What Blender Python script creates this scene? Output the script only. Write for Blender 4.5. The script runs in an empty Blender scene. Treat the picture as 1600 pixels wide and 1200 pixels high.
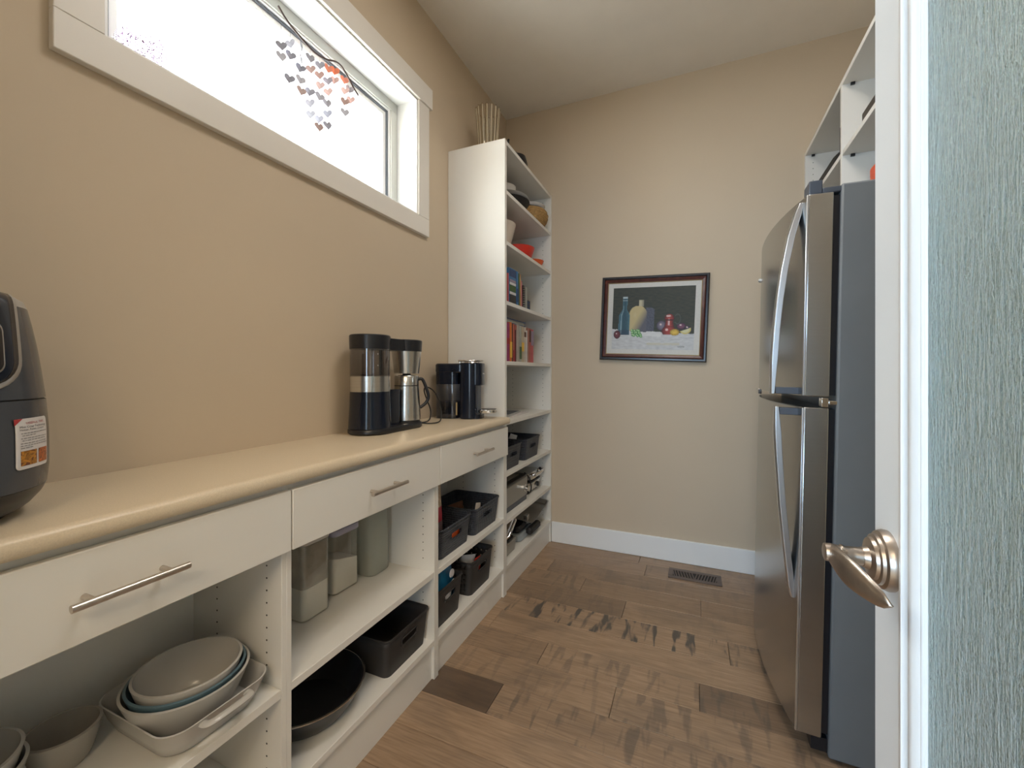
import bpy, bmesh, math, random
from math import pi, sin, cos, radians, hypot
from mathutils import Vector, Matrix, noise as mnoise
random.seed(7)
SC = bpy.context.scene
COL = SC.collection

# ------------------------------------------------------------------ camera, world, lights, exposure
cam = bpy.data.cameras.new('camera')
cam.sensor_width = 36.0
cam.lens = 659.6 / 1600 * 36.0
cam.shift_y = -18.4 / 1600
cam.clip_start = 0.02
camo = bpy.data.objects.new('camera', cam)
COL.objects.link(camo)
camo.location = (1.24, 0.0, 1.157)
camo.rotation_euler = (radians(90), 0, radians(23.35))
SC.camera = camo

world = bpy.data.worlds.new('overcast_sky')
SC.world = world
world.use_nodes = True
wb = world.node_tree.nodes['Background']
wb.inputs[0].default_value = (0.95, 1.0, 0.99, 1)
wb.inputs[1].default_value = 12.4


def lamp(name, kind, loc, energy, col, size=(1, 1), target=None, spread=None):
    l = bpy.data.lights.new(name, kind)
    l.energy = energy
    l.color = col
    if kind == 'AREA':
        l.shape = 'RECTANGLE'
        l.size, l.size_y = size
        if spread:
            l.spread = radians(spread)
    else:
        l.shadow_soft_size = size[0]
    o = bpy.data.objects.new(name, l)
    COL.objects.link(o)
    o.location = loc
    if target:
        o.rotation_euler = (Vector(target) - Vector(loc)).to_track_quat('-Z', 'Y').to_euler()
    return o


# sky light enters by the left window; the hall behind the camera and the pantry ceiling have lamps of their own, plus an added fill
portal = lamp('window_portal', 'AREA', (-0.17, 1.103, 2.198), 1, (1, 1, 1), (0.56, 1.18), (2.0, 1.103, 2.198))
portal.data.cycles.is_portal = True
lamp('hall_window', 'AREA', (0.25, -3.0, 1.45), 104, (0.47, 0.72, 1.0), (2.2, 1.3), (1.3, 1.0, 1.1))
lamp('hall_fill_light', 'AREA', (1.35, -3.0, 1.35), 34, (0.52, 0.76, 1.0), (1.4, 1.1), (1.3, 2.0, 0.9))  # added unseen fill, brightens and cools the lower back wall
lamp('hall_lamp', 'AREA', (1.5, -1.4, 2.5), 38, (1.0, 0.77, 0.51), (1.2, 0.9), (1.2, -0.9, 0.9))
lamp('ceiling_lamp', 'AREA', (1.15, 1.15, 2.90), 11.8, (1.0, 0.93, 0.86), (0.5, 0.5), (1.15, 1.15, 0))

SC.view_settings.view_transform = 'Standard'
SC.view_settings.look = 'None'
SC.view_settings.gamma = 1.0
SC.view_settings.use_curve_mapping = False
SC.view_settings.exposure = 0.25
SC.cycles.use_denoising = True
SC.cycles.max_bounces = 10
SC.cycles.transparent_max_bounces = 12


# ------------------------------------------------------------------ materials
def mk(name, col, rough=0.5, metal=0.0, var=0.06, vscale=6.0, bump=None, vstretch=(1, 1, 1), **kw):
    m = bpy.data.materials.new(name)
    m.use_nodes = True
    nt = m.node_tree
    p = nt.nodes['Principled BSDF']
    p.inputs['Roughness'].default_value = rough
    p.inputs['Metallic'].default_value = metal
    for k, v in kw.items():
        p.inputs[k].default_value = v
    tc = nt.nodes.new('ShaderNodeTexCoord')
    mp = nt.nodes.new('ShaderNodeMapping')
    mp.inputs['Scale'].default_value = vstretch
    nt.links.new(tc.outputs['Object'], mp.inputs[0])
    nz = nt.nodes.new('ShaderNodeTexNoise')
    nz.inputs['Scale'].default_value = vscale
    nz.inputs['Detail'].default_value = 4
    nt.links.new(mp.outputs[0], nz.inputs['Vector'])
    rp = nt.nodes.new('ShaderNodeValToRGB')
    rp.color_ramp.elements[0].position = 0.3
    rp.color_ramp.elements[1].position = 0.7
    rp.color_ramp.elements[0].color = tuple(c * (1 - var) for c in col) + (1,)
    rp.color_ramp.elements[1].color = tuple(min(1, c * (1 + var)) for c in col) + (1,)
    nt.links.new(nz.outputs['Fac'], rp.inputs[0])
    nt.links.new(rp.outputs[0], p.inputs['Base Color'])
    if bump:
        b = nt.nodes.new('ShaderNodeTexNoise')
        b.inputs['Scale'].default_value = bump[0]
        b.inputs['Detail'].default_value = 3
        nt.links.new(mp.outputs[0], b.inputs['Vector'])
        bn = nt.nodes.new('ShaderNodeBump')
        bn.inputs['Strength'].default_value = bump[1]
        bn.inputs['Distance'].default_value = bump[2] if len(bump) > 2 else 0.002
        nt.links.new(b.outputs['Fac'], bn.inputs['Height'])
        nt.links.new(bn.outputs[0], p.inputs['Normal'])
    return m


def thin_glass(name, tint, gloss=0.05, rough=0.02):
    m = bpy.data.materials.new(name)
    m.use_nodes = True
    nt = m.node_tree
    nt.nodes.clear()
    out = nt.nodes.new('ShaderNodeOutputMaterial')
    tr = nt.nodes.new('ShaderNodeBsdfTransparent')
    gl = nt.nodes.new('ShaderNodeBsdfGlossy')
    gl.inputs['Roughness'].default_value = rough
    fr = nt.nodes.new('ShaderNodeLayerWeight')       # facing term, the same on both sides of a pane
    fr.inputs[0].default_value = 0.5
    pw = nt.nodes.new('ShaderNodeMath')
    pw.operation = 'POWER'
    pw.inputs[1].default_value = 4.0
    nt.links.new(fr.outputs['Facing'], pw.inputs[0])
    ad = nt.nodes.new('ShaderNodeMath')
    ad.operation = 'MULTIPLY_ADD'
    ad.inputs[1].default_value = 0.8
    ad.inputs[2].default_value = 0.04 + gloss
    ad.use_clamp = True
    nz = nt.nodes.new('ShaderNodeTexNoise')
    nz.inputs['Scale'].default_value = 3
    mx = nt.nodes.new('ShaderNodeMix')
    mx.data_type = 'RGBA'
    mx.inputs[6].default_value = tuple(t * 0.97 for t in tint) + (1,)
    mx.inputs[7].default_value = tuple(tint) + (1,)
    nt.links.new(nz.outputs['Fac'], mx.inputs[0])
    nt.links.new(mx.outputs[2], tr.inputs[0])
    ms = nt.nodes.new('ShaderNodeMixShader')
    nt.links.new(pw.outputs[0], ad.inputs[0])
    nt.links.new(ad.outputs[0], ms.inputs[0])
    nt.links.new(tr.outputs[0], ms.inputs[1])
    nt.links.new(gl.outputs[0], ms.inputs[2])
    nt.links.new(ms.outputs[0], out.inputs[0])
    return m


def attr_mat(name, rough=0.5):
    m = bpy.data.materials.new(name)
    m.use_nodes = True
    nt = m.node_tree
    p = nt.nodes['Principled BSDF']
    a = nt.nodes.new('ShaderNodeVertexColor')
    a.layer_name = 'Col'
    nt.links.new(a.outputs[0], p.inputs['Base Color'])
    p.inputs['Roughness'].default_value = rough
    return m


M = {}
M['wall'] = mk('wall_paint', (0.61, 0.505, 0.375), 0.75, var=0.015, vscale=2, bump=(220, 0.12, 0.0006))
M['ceiling'] = mk('ceiling_paint', (0.80, 0.75, 0.68), 0.85, var=0.02, bump=(160, 0.3, 0.001))
M['white'] = mk('white_melamine', (0.80, 0.78, 0.73), 0.38, var=0.012, vscale=3)
M['edge'] = mk('white_edge_band', (0.82, 0.78, 0.70), 0.35, var=0.01)
M['trim'] = mk('white_trim_paint', (0.87, 0.875, 0.87), 0.35, var=0.01)
M['casing'] = mk('cream_casing_paint', (0.78, 0.745, 0.69), 0.4, var=0.01)
M['counter'] = mk('speckled_laminate', (0.66, 0.555, 0.405), 0.33, var=0.07, vscale=420)
M['vinyl'] = mk('window_vinyl', (0.62, 0.63, 0.59), 0.4, var=0.01)
M['gasket'] = mk('grey_glazing_gasket', (0.16, 0.18, 0.21), 0.6)
M['subfloor'] = mk('dark_subfloor', (0.04, 0.028, 0.02), 0.9)
M['dark'] = mk('dark_hole', (0.03, 0.027, 0.025), 0.8)
M['nickel'] = mk('brushed_nickel', (0.62, 0.56, 0.50), 0.3, 1.0, var=0.05, vscale=40)
M['pewter'] = mk('antique_pewter', (0.50, 0.43, 0.37), 0.33, 1.0, var=0.22, vscale=38)
M['chrome'] = mk('chrome', (0.80, 0.80, 0.80), 0.12, 1.0, var=0.02)
M['steel'] = mk('brushed_steel', (0.60, 0.59, 0.57), 0.24, 1.0, var=0.06, vscale=5, vstretch=(1, 1, 60))
M['fridge'] = mk('stainless_door', (0.50, 0.515, 0.52), 0.25, 1.0, var=0.03, vscale=4, vstretch=(1, 1, 90))
M['fridge_handle'] = mk('satin_handle_steel', (0.70, 0.72, 0.75), 0.30, 1.0, var=0.02)
M['fridge_side'] = mk('fridge_grey_paint', (0.175, 0.185, 0.192), 0.5, 0.0, var=0.04, bump=(400, 0.1, 0.0004))
M['fridge_grey'] = mk('fridge_grey_plastic', (0.07, 0.08, 0.10), 0.45)
M['black'] = mk('black_plastic', (0.012, 0.013, 0.017), 0.3)
M['black_matte'] = mk('black_matte', (0.014, 0.013, 0.013), 0.6)
M['navy'] = mk('navy_black_gloss', (0.008, 0.012, 0.024), 0.15)
M['charcoal'] = mk('charcoal_gloss', (0.060, 0.066, 0.078), 0.22, var=0.04)
M['silver'] = mk('silver_plastic', (0.52, 0.51, 0.49), 0.35, 0.5)
M['basket'] = mk('dark_plastic_rattan', (0.040, 0.046, 0.060), 0.5)
M['basket2'] = mk('dark_brown_black_plastic', (0.030, 0.028, 0.028), 0.55)
M['ceramic'] = mk('grey_white_stoneware', (0.50, 0.485, 0.455), 0.22, var=0.03)
M['taupe'] = mk('taupe_stoneware', (0.36, 0.33, 0.29), 0.25, var=0.05)
M['blueglaze'] = mk('blue_stoneware', (0.10, 0.17, 0.21), 0.3, var=0.1, vscale=30)
M['flour'] = mk('white_flour', (0.86, 0.83, 0.79), 0.9, var=0.03, bump=(90, 0.4, 0.002))
M['haze'] = mk('flour_dusted_plastic', (0.62, 0.58, 0.53), 0.4, var=0.25, vscale=22, Alpha=0.5)
M['clear'] = thin_glass('clear_plastic', (0.97, 0.97, 0.95), 0.02)
M['milky'] = mk('frosted_plastic_jug', (0.58, 0.60, 0.52), 0.3, Alpha=0.55)
M['smoke'] = thin_glass('smoked_plastic', (0.62, 0.65, 0.72), 0.05)
M['glass'] = thin_glass('window_glass', (0.97, 0.98, 0.98), 0.0)
M['wicker'] = mk('tan_wicker', (0.42, 0.25, 0.09), 0.7, var=0.35, vscale=60, vstretch=(1, 1, 3), bump=(120, 0.8, 0.004))
M['red'] = mk('red_plastic', (0.62, 0.035, 0.02), 0.35)
M['orange'] = mk('orange_plastic', (0.72, 0.12, 0.03), 0.35)
M['cream'] = mk('cream_ceramic', (0.66, 0.58, 0.50), 0.25)
M['plate'] = mk('white_china', (0.72, 0.69, 0.66), 0.2)
def shell_mat(name, col, tr):
    m = mk(name, col, 0.35, var=0.15, vscale=40)
    nt = m.node_tree
    t = nt.nodes.new('ShaderNodeBsdfTranslucent')
    t.inputs[0].default_value = tr + (1,)
    a = nt.nodes.new('ShaderNodeAddShader')
    nt.links.new(nt.nodes['Principled BSDF'].outputs[0], a.inputs[0])
    nt.links.new(t.outputs[0], a.inputs[1])
    nt.links.new(a.outputs[0], nt.nodes['Material Output'].inputs[0])
    return m


M['capiz'] = shell_mat('grey_capiz', (0.30, 0.30, 0.36), (0.016, 0.016, 0.021))
M['capiz_pink'] = shell_mat('rosy_capiz', (0.42, 0.29, 0.27), (0.024, 0.015, 0.015))
M['capiz_coral'] = shell_mat('coral_capiz', (0.75, 0.22, 0.11), (0.05, 0.010, 0.006))
M['twig'] = mk('dark_twig', (0.05, 0.028, 0.022), 0.7, var=0.3, vscale=50)
M['frame_dark'] = mk('dark_walnut_frame', (0.020, 0.017, 0.020), 0.28, var=0.3, vscale=40)
M['frame_red'] = mk('reddish_frame_step', (0.085, 0.022, 0.016), 0.3, var=0.3, vscale=40)
M['gilt'] = mk('dull_gilt_lip', (0.42, 0.32, 0.16), 0.45, 0.4)
M['linen'] = mk('linen_liner', (0.62, 0.61, 0.58), 0.8, var=0.04, vscale=90)
M['register'] = mk('brown_register_metal', (0.16, 0.12, 0.10), 0.45, 0.5)
M['attr'] = attr_mat('oil_paint', 0.55)
M['attr_print'] = attr_mat('printed_picture', 0.35)
M['paper'] = mk('white_paper', (0.74, 0.70, 0.68), 0.5, var=0.01)
M['ink_red'] = mk('red_ink', (0.42, 0.03, 0.03), 0.5)
M['ink'] = mk('black_ink', (0.03, 0.03, 0.035), 0.5)
M['ink_grey'] = mk('grey_ink', (0.27, 0.25, 0.25), 0.5)
M['coffee_glass'] = thin_glass('tank_glass', (0.74, 0.72, 0.72), 0.06)
M['bag_pink'] = mk('pink_foil_bag', (0.55, 0.05, 0.08), 0.4)
M['bag_tan'] = mk('tan_printed_bag', (0.52, 0.38, 0.25), 0.45, var=0.45, vscale=70)
M['bag_grey'] = mk('grey_bag_bottom', (0.22, 0.17, 0.17), 0.45)
M['bag_blue'] = mk('blue_snack_bag', (0.02, 0.20, 0.42), 0.3, var=0.5, vscale=16)
M['bag_white'] = mk('white_print', (0.7, 0.7, 0.72), 0.4)
M['tangerine'] = mk('orange_wrapper', (0.70, 0.10, 0.015), 0.35, var=0.4, vscale=60)
M['lilac_lid'] = mk('lilac_grey_plastic', (0.40, 0.39, 0.50), 0.35)
M['vase_glass'] = thin_glass('vase_glass', (0.93, 0.90, 0.84), 0.05)
M['vase_rib'] = mk('pale_glass_rib', (0.88, 0.80, 0.66), 0.2, Alpha=0.75)
M['ball_glass'] = thin_glass('pale_lilac_glass', (0.93, 0.88, 0.94), 0.04)
M['toaster_grey'] = mk('warm_grey_metal', (0.33, 0.325, 0.30), 0.35, 0.6)
M['pale_grey_plastic'] = mk('pale_grey_plastic', (0.30, 0.34, 0.36), 0.4)
M['ball'] = mk('lilac_speckled_shell', (0.16, 0.06, 0.16), 0.3, var=0.5, vscale=120)
M['redbottle'] = mk('red_squeeze_bottle', (0.68, 0.06, 0.015), 0.25)
M['yellow'] = mk('yellow_print', (0.75, 0.45, 0.05), 0.4)
M['wood'] = mk('brown_wood_handle', (0.16, 0.06, 0.025), 0.5, var=0.3, vscale=30)


def plank_material():
    m = bpy.data.materials.new('maple_plank')
    m.use_nodes = True
    nt = m.node_tree
    N, L = nt.nodes, nt.links
    p = N['Principled BSDF']
    p.inputs['Roughness'].default_value = 0.36
    geo = N.new('ShaderNodeNewGeometry')
    oi = N.new('ShaderNodeObjectInfo')
    sep = N.new('ShaderNodeSeparateColor')
    L.new(oi.outputs['Color'], sep.inputs[0])
    off = N.new('ShaderNodeVectorMath')
    off.operation = 'SCALE'
    off.inputs[0].default_value = (13.0, 7.0, 5.0)
    L.new(sep.outputs[2], off.inputs[3])
    add = N.new('ShaderNodeVectorMath')
    L.new(geo.outputs['Position'], add.inputs[0])
    L.new(off.outputs[0], add.inputs[1])

    def nz(scale, detail, stretch, rough=0.55, dist=0.0):
        mp = N.new('ShaderNodeMapping')
        mp.inputs['Scale'].default_value = stretch
        L.new(add.outputs[0], mp.inputs[0])
        n = N.new('ShaderNodeTexNoise')
        n.inputs['Scale'].default_value = scale
        n.inputs['Detail'].default_value = detail
        n.inputs['Roughness'].default_value = rough
        n.inputs['Distortion'].default_value = dist
        L.new(mp.outputs[0], n.inputs['Vector'])
        return n.outputs['Fac']

    def ramp(fac, a, b, ca, cb):
        r = N.new('ShaderNodeValToRGB')
        r.color_ramp.elements[0].position, r.color_ramp.elements[1].position = a, b
        r.color_ramp.elements[0].color, r.color_ramp.elements[1].color = ca + (1,), cb + (1,)
        L.new(fac, r.inputs[0])
        return r.outputs[0]

    def mix(fac, a, b):
        x = N.new('ShaderNodeMix')
        x.data_type = 'RGBA'
        if isinstance(fac, float):
            x.inputs[0].default_value = fac
        else:
            L.new(fac, x.inputs[0])
        for s, v in ((6, a), (7, b)):
            if isinstance(v, tuple):
                x.inputs[s].default_value = v + (1,)
            else:
                L.new(v, x.inputs[s])
        return x.outputs[2]

    def math_(op, a, b):
        x = N.new('ShaderNodeMath')
        x.operation = op
        x.use_clamp = True
        for s, v in ((0, a), (1, b)):
            if isinstance(v, float):
                x.inputs[s].default_value = v
            else:
                L.new(v, x.inputs[s])
        return x.outputs[0]

    grain = ramp(nz(9, 6, (1.0, 16, 1)), 0.3, 0.72, (0.29, 0.19, 0.115), (0.46, 0.315, 0.205))
    blotch = ramp(nz(3.4, 3, (1.0, 2.2, 1), 0.6, 0.6), 0.50, 0.70, (0, 0, 0), (1, 1, 1))
    c = mix(math_('MULTIPLY', blotch, 0.42), grain, (0.125, 0.100, 0.080))
    dark = ramp(nz(6, 4, (1.0, 7, 1)), 0.25, 0.8, (0.075, 0.055, 0.042), (0.16, 0.105, 0.068))
    c = mix(sep.outputs[0], c, dark)
    st = ramp(nz(7, 2, (4.2, 0.85, 1), 0.5, 0.35), 0.53, 0.63, (0, 0, 0), (1, 1, 1))
    c = mix(math_('MULTIPLY', st, sep.outputs[1]), c, (0.085, 0.075, 0.066))
    L.new(c, p.inputs['Base Color'])
    bn = N.new('ShaderNodeBump')
    bn.inputs['Strength'].default_value = 0.12
    bn.inputs['Distance'].default_value = 0.002
    L.new(nz(14, 5, (1, 18, 1)), bn.inputs['Height'])
    L.new(bn.outputs[0], p.inputs['Normal'])
    return m


M['plank'] = plank_material()


def rain_glass():
    m = bpy.data.materials.new('rain_glass')
    m.use_nodes = True
    nt = m.node_tree
    N, L = nt.nodes, nt.links
    p = N['Principled BSDF']
    p.inputs['Base Color'].default_value = (0.62, 0.80, 0.76, 1)
    p.inputs['Roughness'].default_value = 0.04
    p.inputs['IOR'].default_value = 1.5
    p.inputs['Transmission Weight'].default_value = 1.0
    tc = N.new('ShaderNodeTexCoord')
    hs = []
    for scale, st, w in ((1.0, (1, 240, 24), 1.0), (1.0, (1, 460, 170), 0.55)):
        mp = N.new('ShaderNodeMapping')
        mp.inputs['Scale'].default_value = st
        L.new(tc.outputs['Object'], mp.inputs[0])
        n = N.new('ShaderNodeTexNoise')
        n.inputs['Scale'].default_value = scale
        n.inputs['Detail'].default_value = 3
        n.inputs['Distortion'].default_value = 0.6
        L.new(mp.outputs[0], n.inputs['Vector'])
        mu = N.new('ShaderNodeMath')
        mu.operation = 'MULTIPLY'
        mu.inputs[1].default_value = w
        L.new(n.outputs['Fac'], mu.inputs[0])
        hs.append(mu.outputs[0])
    ad = N.new('ShaderNodeMath')
    L.new(hs[0], ad.inputs[0])
    L.new(hs[1], ad.inputs[1])
    bn = N.new('ShaderNodeBump')
    bn.inputs['Strength'].default_value = 1.0
    bn.inputs['Distance'].default_value = 0.0032
    L.new(ad.outputs[0], bn.inputs['Height'])
    L.new(bn.outputs[0], p.inputs['Normal'])
    return m


M['rain'] = rain_glass()


def weave_material():
    m = mk('woven_dark_plastic', (0.045, 0.052, 0.070), 0.42, var=0.1)
    nt = m.node_tree
    N, L = nt.nodes, nt.links
    p = N['Principled BSDF']
    tc = N.new('ShaderNodeTexCoord')
    w = []
    for d, sc, in (((1, 1, 1.0), 105), ((-1, -1, 1.0), 105)):
        mp = N.new('ShaderNodeMapping')
        L.new(tc.outputs['Object'], mp.inputs[0])
        dt = N.new('ShaderNodeVectorMath')
        dt.operation = 'DOT_PRODUCT'
        dt.inputs[1].default_value = tuple(v * sc * 2 * pi / 2 for v in d)
        L.new(mp.outputs[0], dt.inputs[0])
        s = N.new('ShaderNodeMath')
        s.operation = 'SINE'
        L.new(dt.outputs['Value'], s.inputs[0])
        w.append(s.outputs[0])
    mu = N.new('ShaderNodeMath')
    mu.operation = 'MULTIPLY'
    L.new(w[0], mu.inputs[0])
    L.new(w[1], mu.inputs[1])
    bn = N.new('ShaderNodeBump')
    bn.inputs['Strength'].default_value = 0.9
    bn.inputs['Distance'].default_value = 0.004
    L.new(mu.outputs[0], bn.inputs['Height'])
    L.new(bn.outputs[0], p.inputs['Normal'])
    return m


M['weave'] = weave_material()


# ------------------------------------------------------------------ mesh helpers
class MB:
    def __init__(self):
        self.bm = bmesh.new()

    def box(self, x0, x1, y0, y1, z0, z1, mi=0, mat=None):
        v = [self.bm.verts.new(c) for c in ((x0, y0, z0), (x1, y0, z0), (x1, y1, z0), (x0, y1, z0),
                                            (x0, y0, z1), (x1, y0, z1), (x1, y1, z1), (x0, y1, z1))]
        if mat:
            for q in v:
                q.co = mat @ q.co
        for f in ((0, 3, 2, 1), (4, 5, 6, 7), (0, 1, 5, 4), (1, 2, 6, 5), (2, 3, 7, 6), (3, 0, 4, 7)):
            self.bm.faces.new([v[i] for i in f]).material_index = mi
        return self

    def rings(self, rings, caps=(True, True), mi=0, closed=True):
        rv = [[self.bm.verts.new(c) for c in r] for r in rings]
        n = len(rv[0])
        for a, b in zip(rv, rv[1:]):
            for i in range(n if closed else n - 1):
                j = (i + 1) % n
                self.bm.faces.new((a[i], a[j], b[j], b[i])).material_index = mi
        if caps[0]:
            self.bm.faces.new(rv[0][::-1]).material_index = mi
        if caps[1]:
            self.bm.faces.new(rv[-1]).material_index = mi
        return self

    def lathe(self, prof, seg=32, c=(0, 0, 0), mat=None, mi=0, caps=(True, True)):
        rings = []
        for r, z in prof:
            ring = []
            for i in range(seg):
                a = 2 * pi * i / seg
                q = Vector((max(r, 1e-5) * cos(a), max(r, 1e-5) * sin(a), z))
                if mat:
                    q = mat @ q
                ring.append(q + Vector(c))
            rings.append(ring)
        return self.rings(rings, caps, mi)

    def tube(self, pts, r, seg=8, mi=0, rz=None):
        pts = [Vector(p) for p in pts]
        rings = []
        up = Vector((0, 0, 1))
        for i, p in enumerate(pts):
            t = (pts[min(i + 1, len(pts) - 1)] - pts[max(i - 1, 0)]).normalized()
            if abs(t.dot(up)) > 0.97:
                up = Vector((1, 0, 0))
            s = t.cross(up).normalized()
            u = s.cross(t).normalized()
            up = u
            rr = r[i] if isinstance(r, (list, tuple)) else r
            r2 = rr if rz is None else rz
            rings.append([p + s * rr * cos(2 * pi * k / seg) + u * r2 * sin(2 * pi * k / seg) for k in range(seg)])
        return self.rings(rings, (True, True), mi)

    def prism(self, poly, h0, h1, fn, mi=0):
        """poly: list of 2D points; fn(a, b, h) -> 3D."""
        return self.rings([[fn(a, b, h0) for a, b in poly], [fn(a, b, h1) for a, b in poly]], (True, True), mi)

    def build(self, name, mats, parent=None, loc=None, bevel=0.0, smooth=35, seg=2, solid=0.0, rot=None):
        bmesh.ops.recalc_face_normals(self.bm, faces=self.bm.faces[:])
        me = bpy.data.meshes.new(name)
        self.bm.to_mesh(me)
        self.bm.free()
        for m_ in (mats if isinstance(mats, (list, tuple)) else [mats]):
            me.materials.append(M[m_] if isinstance(m_, str) else m_)
        if smooth:
            me.shade_smooth()
            me.set_sharp_from_angle(angle=radians(smooth))
        o = bpy.data.objects.new(name, me)
        COL.objects.link(o)
        if parent:
            o.parent = parent
        if loc:
            o.location = loc
        if rot:
            o.rotation_euler = rot
        if solid:
            s = o.modifiers.new('solid', 'SOLIDIFY')
            s.thickness = solid
            s.offset = 0
        if bevel:
            b = o.modifiers.new('bevel', 'BEVEL')
            b.width = bevel
            b.segments = seg
            b.limit_method = 'ANGLE'
            b.angle_limit = radians(40)
        return o


def tag(o, label=None, cat=None, group=None, kind=None):
    if label:
        o['label'] = label
    if cat:
        o['category'] = cat
    if group:
        o['group'] = group
    if kind:
        o['kind'] = kind
    return o


def root(name, label, cat, loc=(0, 0, 0), rot=(0, 0, 0), group=None, kind=None):
    o = bpy.data.objects.new(name, None)
    o.empty_display_size = 0.05
    COL.objects.link(o)
    o.location = loc
    o.rotation_euler = rot
    return tag(o, label, cat, group, kind)


def copy_tree(o, parent=None):
    c = o.copy()
    COL.objects.link(c)
    if parent:
        c.parent = parent
    for ch in list(o.children):
        copy_tree(ch, c)
    return c


def rrect(cx, cy, w, d, r, n=5):
    """rounded rectangle outline, counter-clockwise."""
    out = []
    r = min(r, w / 2 - 1e-4, d / 2 - 1e-4)
    for sx, sy, a0 in ((1, 1, 0), (-1, 1, 90), (-1, -1, 180), (1, -1, 270)):
        for k in range(n + 1):
            a = radians(a0 + 90 * k / n)
            out.append((cx + sx * (w / 2 - r) + r * cos(a), cy + sy * (d / 2 - r) + r * sin(a)))
    return out


def rbox(mb, cx, cy, w, d, z0, z1, r, mi=0, taper=0.0, n=5, rim=0.0):
    """solid rounded-rectangle block; rim softens top and bottom edges."""
    lv = [(z0, -rim), (z0 + rim, 0), (z1 - rim, 0), (z1, -rim)] if rim else [(z0, 0), (z1, 0)]
    rings = []
    for z, e in lv:
        t = taper * (z1 - z) / (z1 - z0)
        rings.append([(x, y, z) for x, y in rrect(cx, cy, w + 2 * e - 2 * t, d + 2 * e - 2 * t, max(r + e - t * 0.5, 0.002), n)])
    return mb.rings(rings, (True, True), mi)


def bowl_prof(r, h, t=0.005, foot=0.55, z0=0.0, ripple=0.0, flare=1.0):
    """closed profile: outside from the foot up, over the lip, down the inside."""
    out = [(0.0, z0), (r * foot, z0)]
    for k in range(1, 9):
        u = k / 8
        out.append((r * (foot + (1 - foot) * u ** (0.6 * flare)), z0 + h * u))
    inn = []
    n = 20 if ripple else 8
    for k in range(n, 0, -1):
        u = k / n
        rr = r * (foot + (1 - foot) * u ** (0.6 * flare)) - t + (ripple * (k % 2))
        inn.append((rr, z0 + max(h * u, t) + (0.001 if k == n else 0)))
    if ripple:
        for k in range(6, 0, -1):
            inn.append((r * foot * k / 6.5, z0 + t + ripple * 0.6 * (k % 2)))
    return out + inn + [(0.0, z0 + t)]


# ------------------------------------------------------------------ room shell
XR, YB, ZC, YF = 2.115, 2.767, 2.968, -0.10     # right wall, back wall, ceiling, front wall
WY0, WY1, WZ0, WZ1 = 0.511, 1.695, 1.918, 2.478  # window opening

fl = tag(MB().box(-0.16, 2.26, -0.25, 2.92, -0.09, -0.013).build('floor', 'subfloor', smooth=0), kind='structure')
seams = [-0.22, -0.05, 0.09, 0.24, 0.39, 0.54, 0.69, 0.835, 0.98, 1.13, 1.28, 1.428, 1.577, 1.72, 1.873, 2.03, 2.19, 2.345, 2.50, 2.655, 2.80]
joints = {19: [0.93], 18: [0.979], 17: [0.45, 1.62], 16: [0.683, 1.27], 15: [0.925], 14: [1.372], 13: [0.382, 1.55], 12: [0.667, 1.257],
          11: [0.977], 10: [0.590, 1.5], 9: [1.1], 8: [0.8, 1.6], 7: [1.25], 6: [0.6, 1.5], 5: [1.0], 4: [0.7, 1.4], 3: [1.2], 2: [0.9], 1: [0.6, 1.5], 0: [1.1]}
tones = {(10, 0): (0.95, 0.1), (15, 0): (0.42, 0.25), (14, 0): (0.0, 0.95), (12, 2): (0.55, 0.5), (10, 1): (0.22, 0.5), (11, 0): (0.12, 0.25), (11, 1): (0.10, 0.45),
         (13, 1): (0.03, 0.05), (12, 0): (0.25, 0.2), (12, 1): (0.06, 0.4), (16, 0): (0.2, 0.45), (14, 1): (0.05, 0.5), (15, 1): (0.02, 0.1), (9, 0): (0.05, 0.0)}
for i in range(20):
    xs = [-0.15] + joints[i] + [2.25]
    for j in range(len(xs) - 1):
        g = 0.0007
        x0, x1, y0, y1 = xs[j] + g, xs[j + 1] - g, seams[i] + g, min(seams[i + 1], 2.9) - g
        cx, cy = (x0 + x1) / 2, (y0 + y1) / 2
        o = MB().box(x0 - cx, x1 - cx, y0 - cy, y1 - cy, -0.0125, 0.0).build('plank', 'plank', fl, (cx, cy, random.uniform(-0.0004, 0)), bevel=0.0012, seg=1, smooth=0)
        t = tones.get((i, j), (random.uniform(0, 0.3), random.uniform(0, 0.25)))
        o.color = (t[0], t[1], random.random(), 1)

mb = MB()
mb.box(-0.16, 0, YF - 0.12, WY0, 0, ZC)
mb.box(-0.16, 0, WY1, YB + 0.13, 0, ZC)
mb.box(-0.16, 0, WY0, WY1, 0, WZ0)
mb.box(-0.16, 0, WY0, WY1, WZ1, ZC)
tag(mb.build('wall_left', 'wall', smooth=0), kind='structure')
tag(MB().box(0, XR, YB, YB + 0.13, 0, ZC).build('wall_back', 'wall', smooth=0), kind='structure')
tag(MB().box(XR, XR + 0.13, YF - 0.12, YB + 0.13, 0, ZC).build('wall_right', 'wall', smooth=0), kind='structure')
mb = MB()
mb.box(0, 0.62, YF - 0.12, YF, 0, ZC)
mb.box(1.475, XR, YF - 0.12, YF, 0, ZC)
mb.box(0.62, 1.475, YF - 0.12, YF, 2.05, ZC)
tag(mb.build('wall_front', 'wall', smooth=0), kind='structure')
tag(MB().box(-0.16, XR + 0.13, YF - 0.12, YB + 0.13, ZC, ZC + 0.1).build('ceiling', 'ceiling', smooth=0), kind='structure')
tag(MB().box(0.345, XR - 0.001, YB - 0.014, YB, 0.0005, 0.138).build('baseboard_back', 'trim', bevel=0.004, smooth=0), kind='structure')

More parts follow.
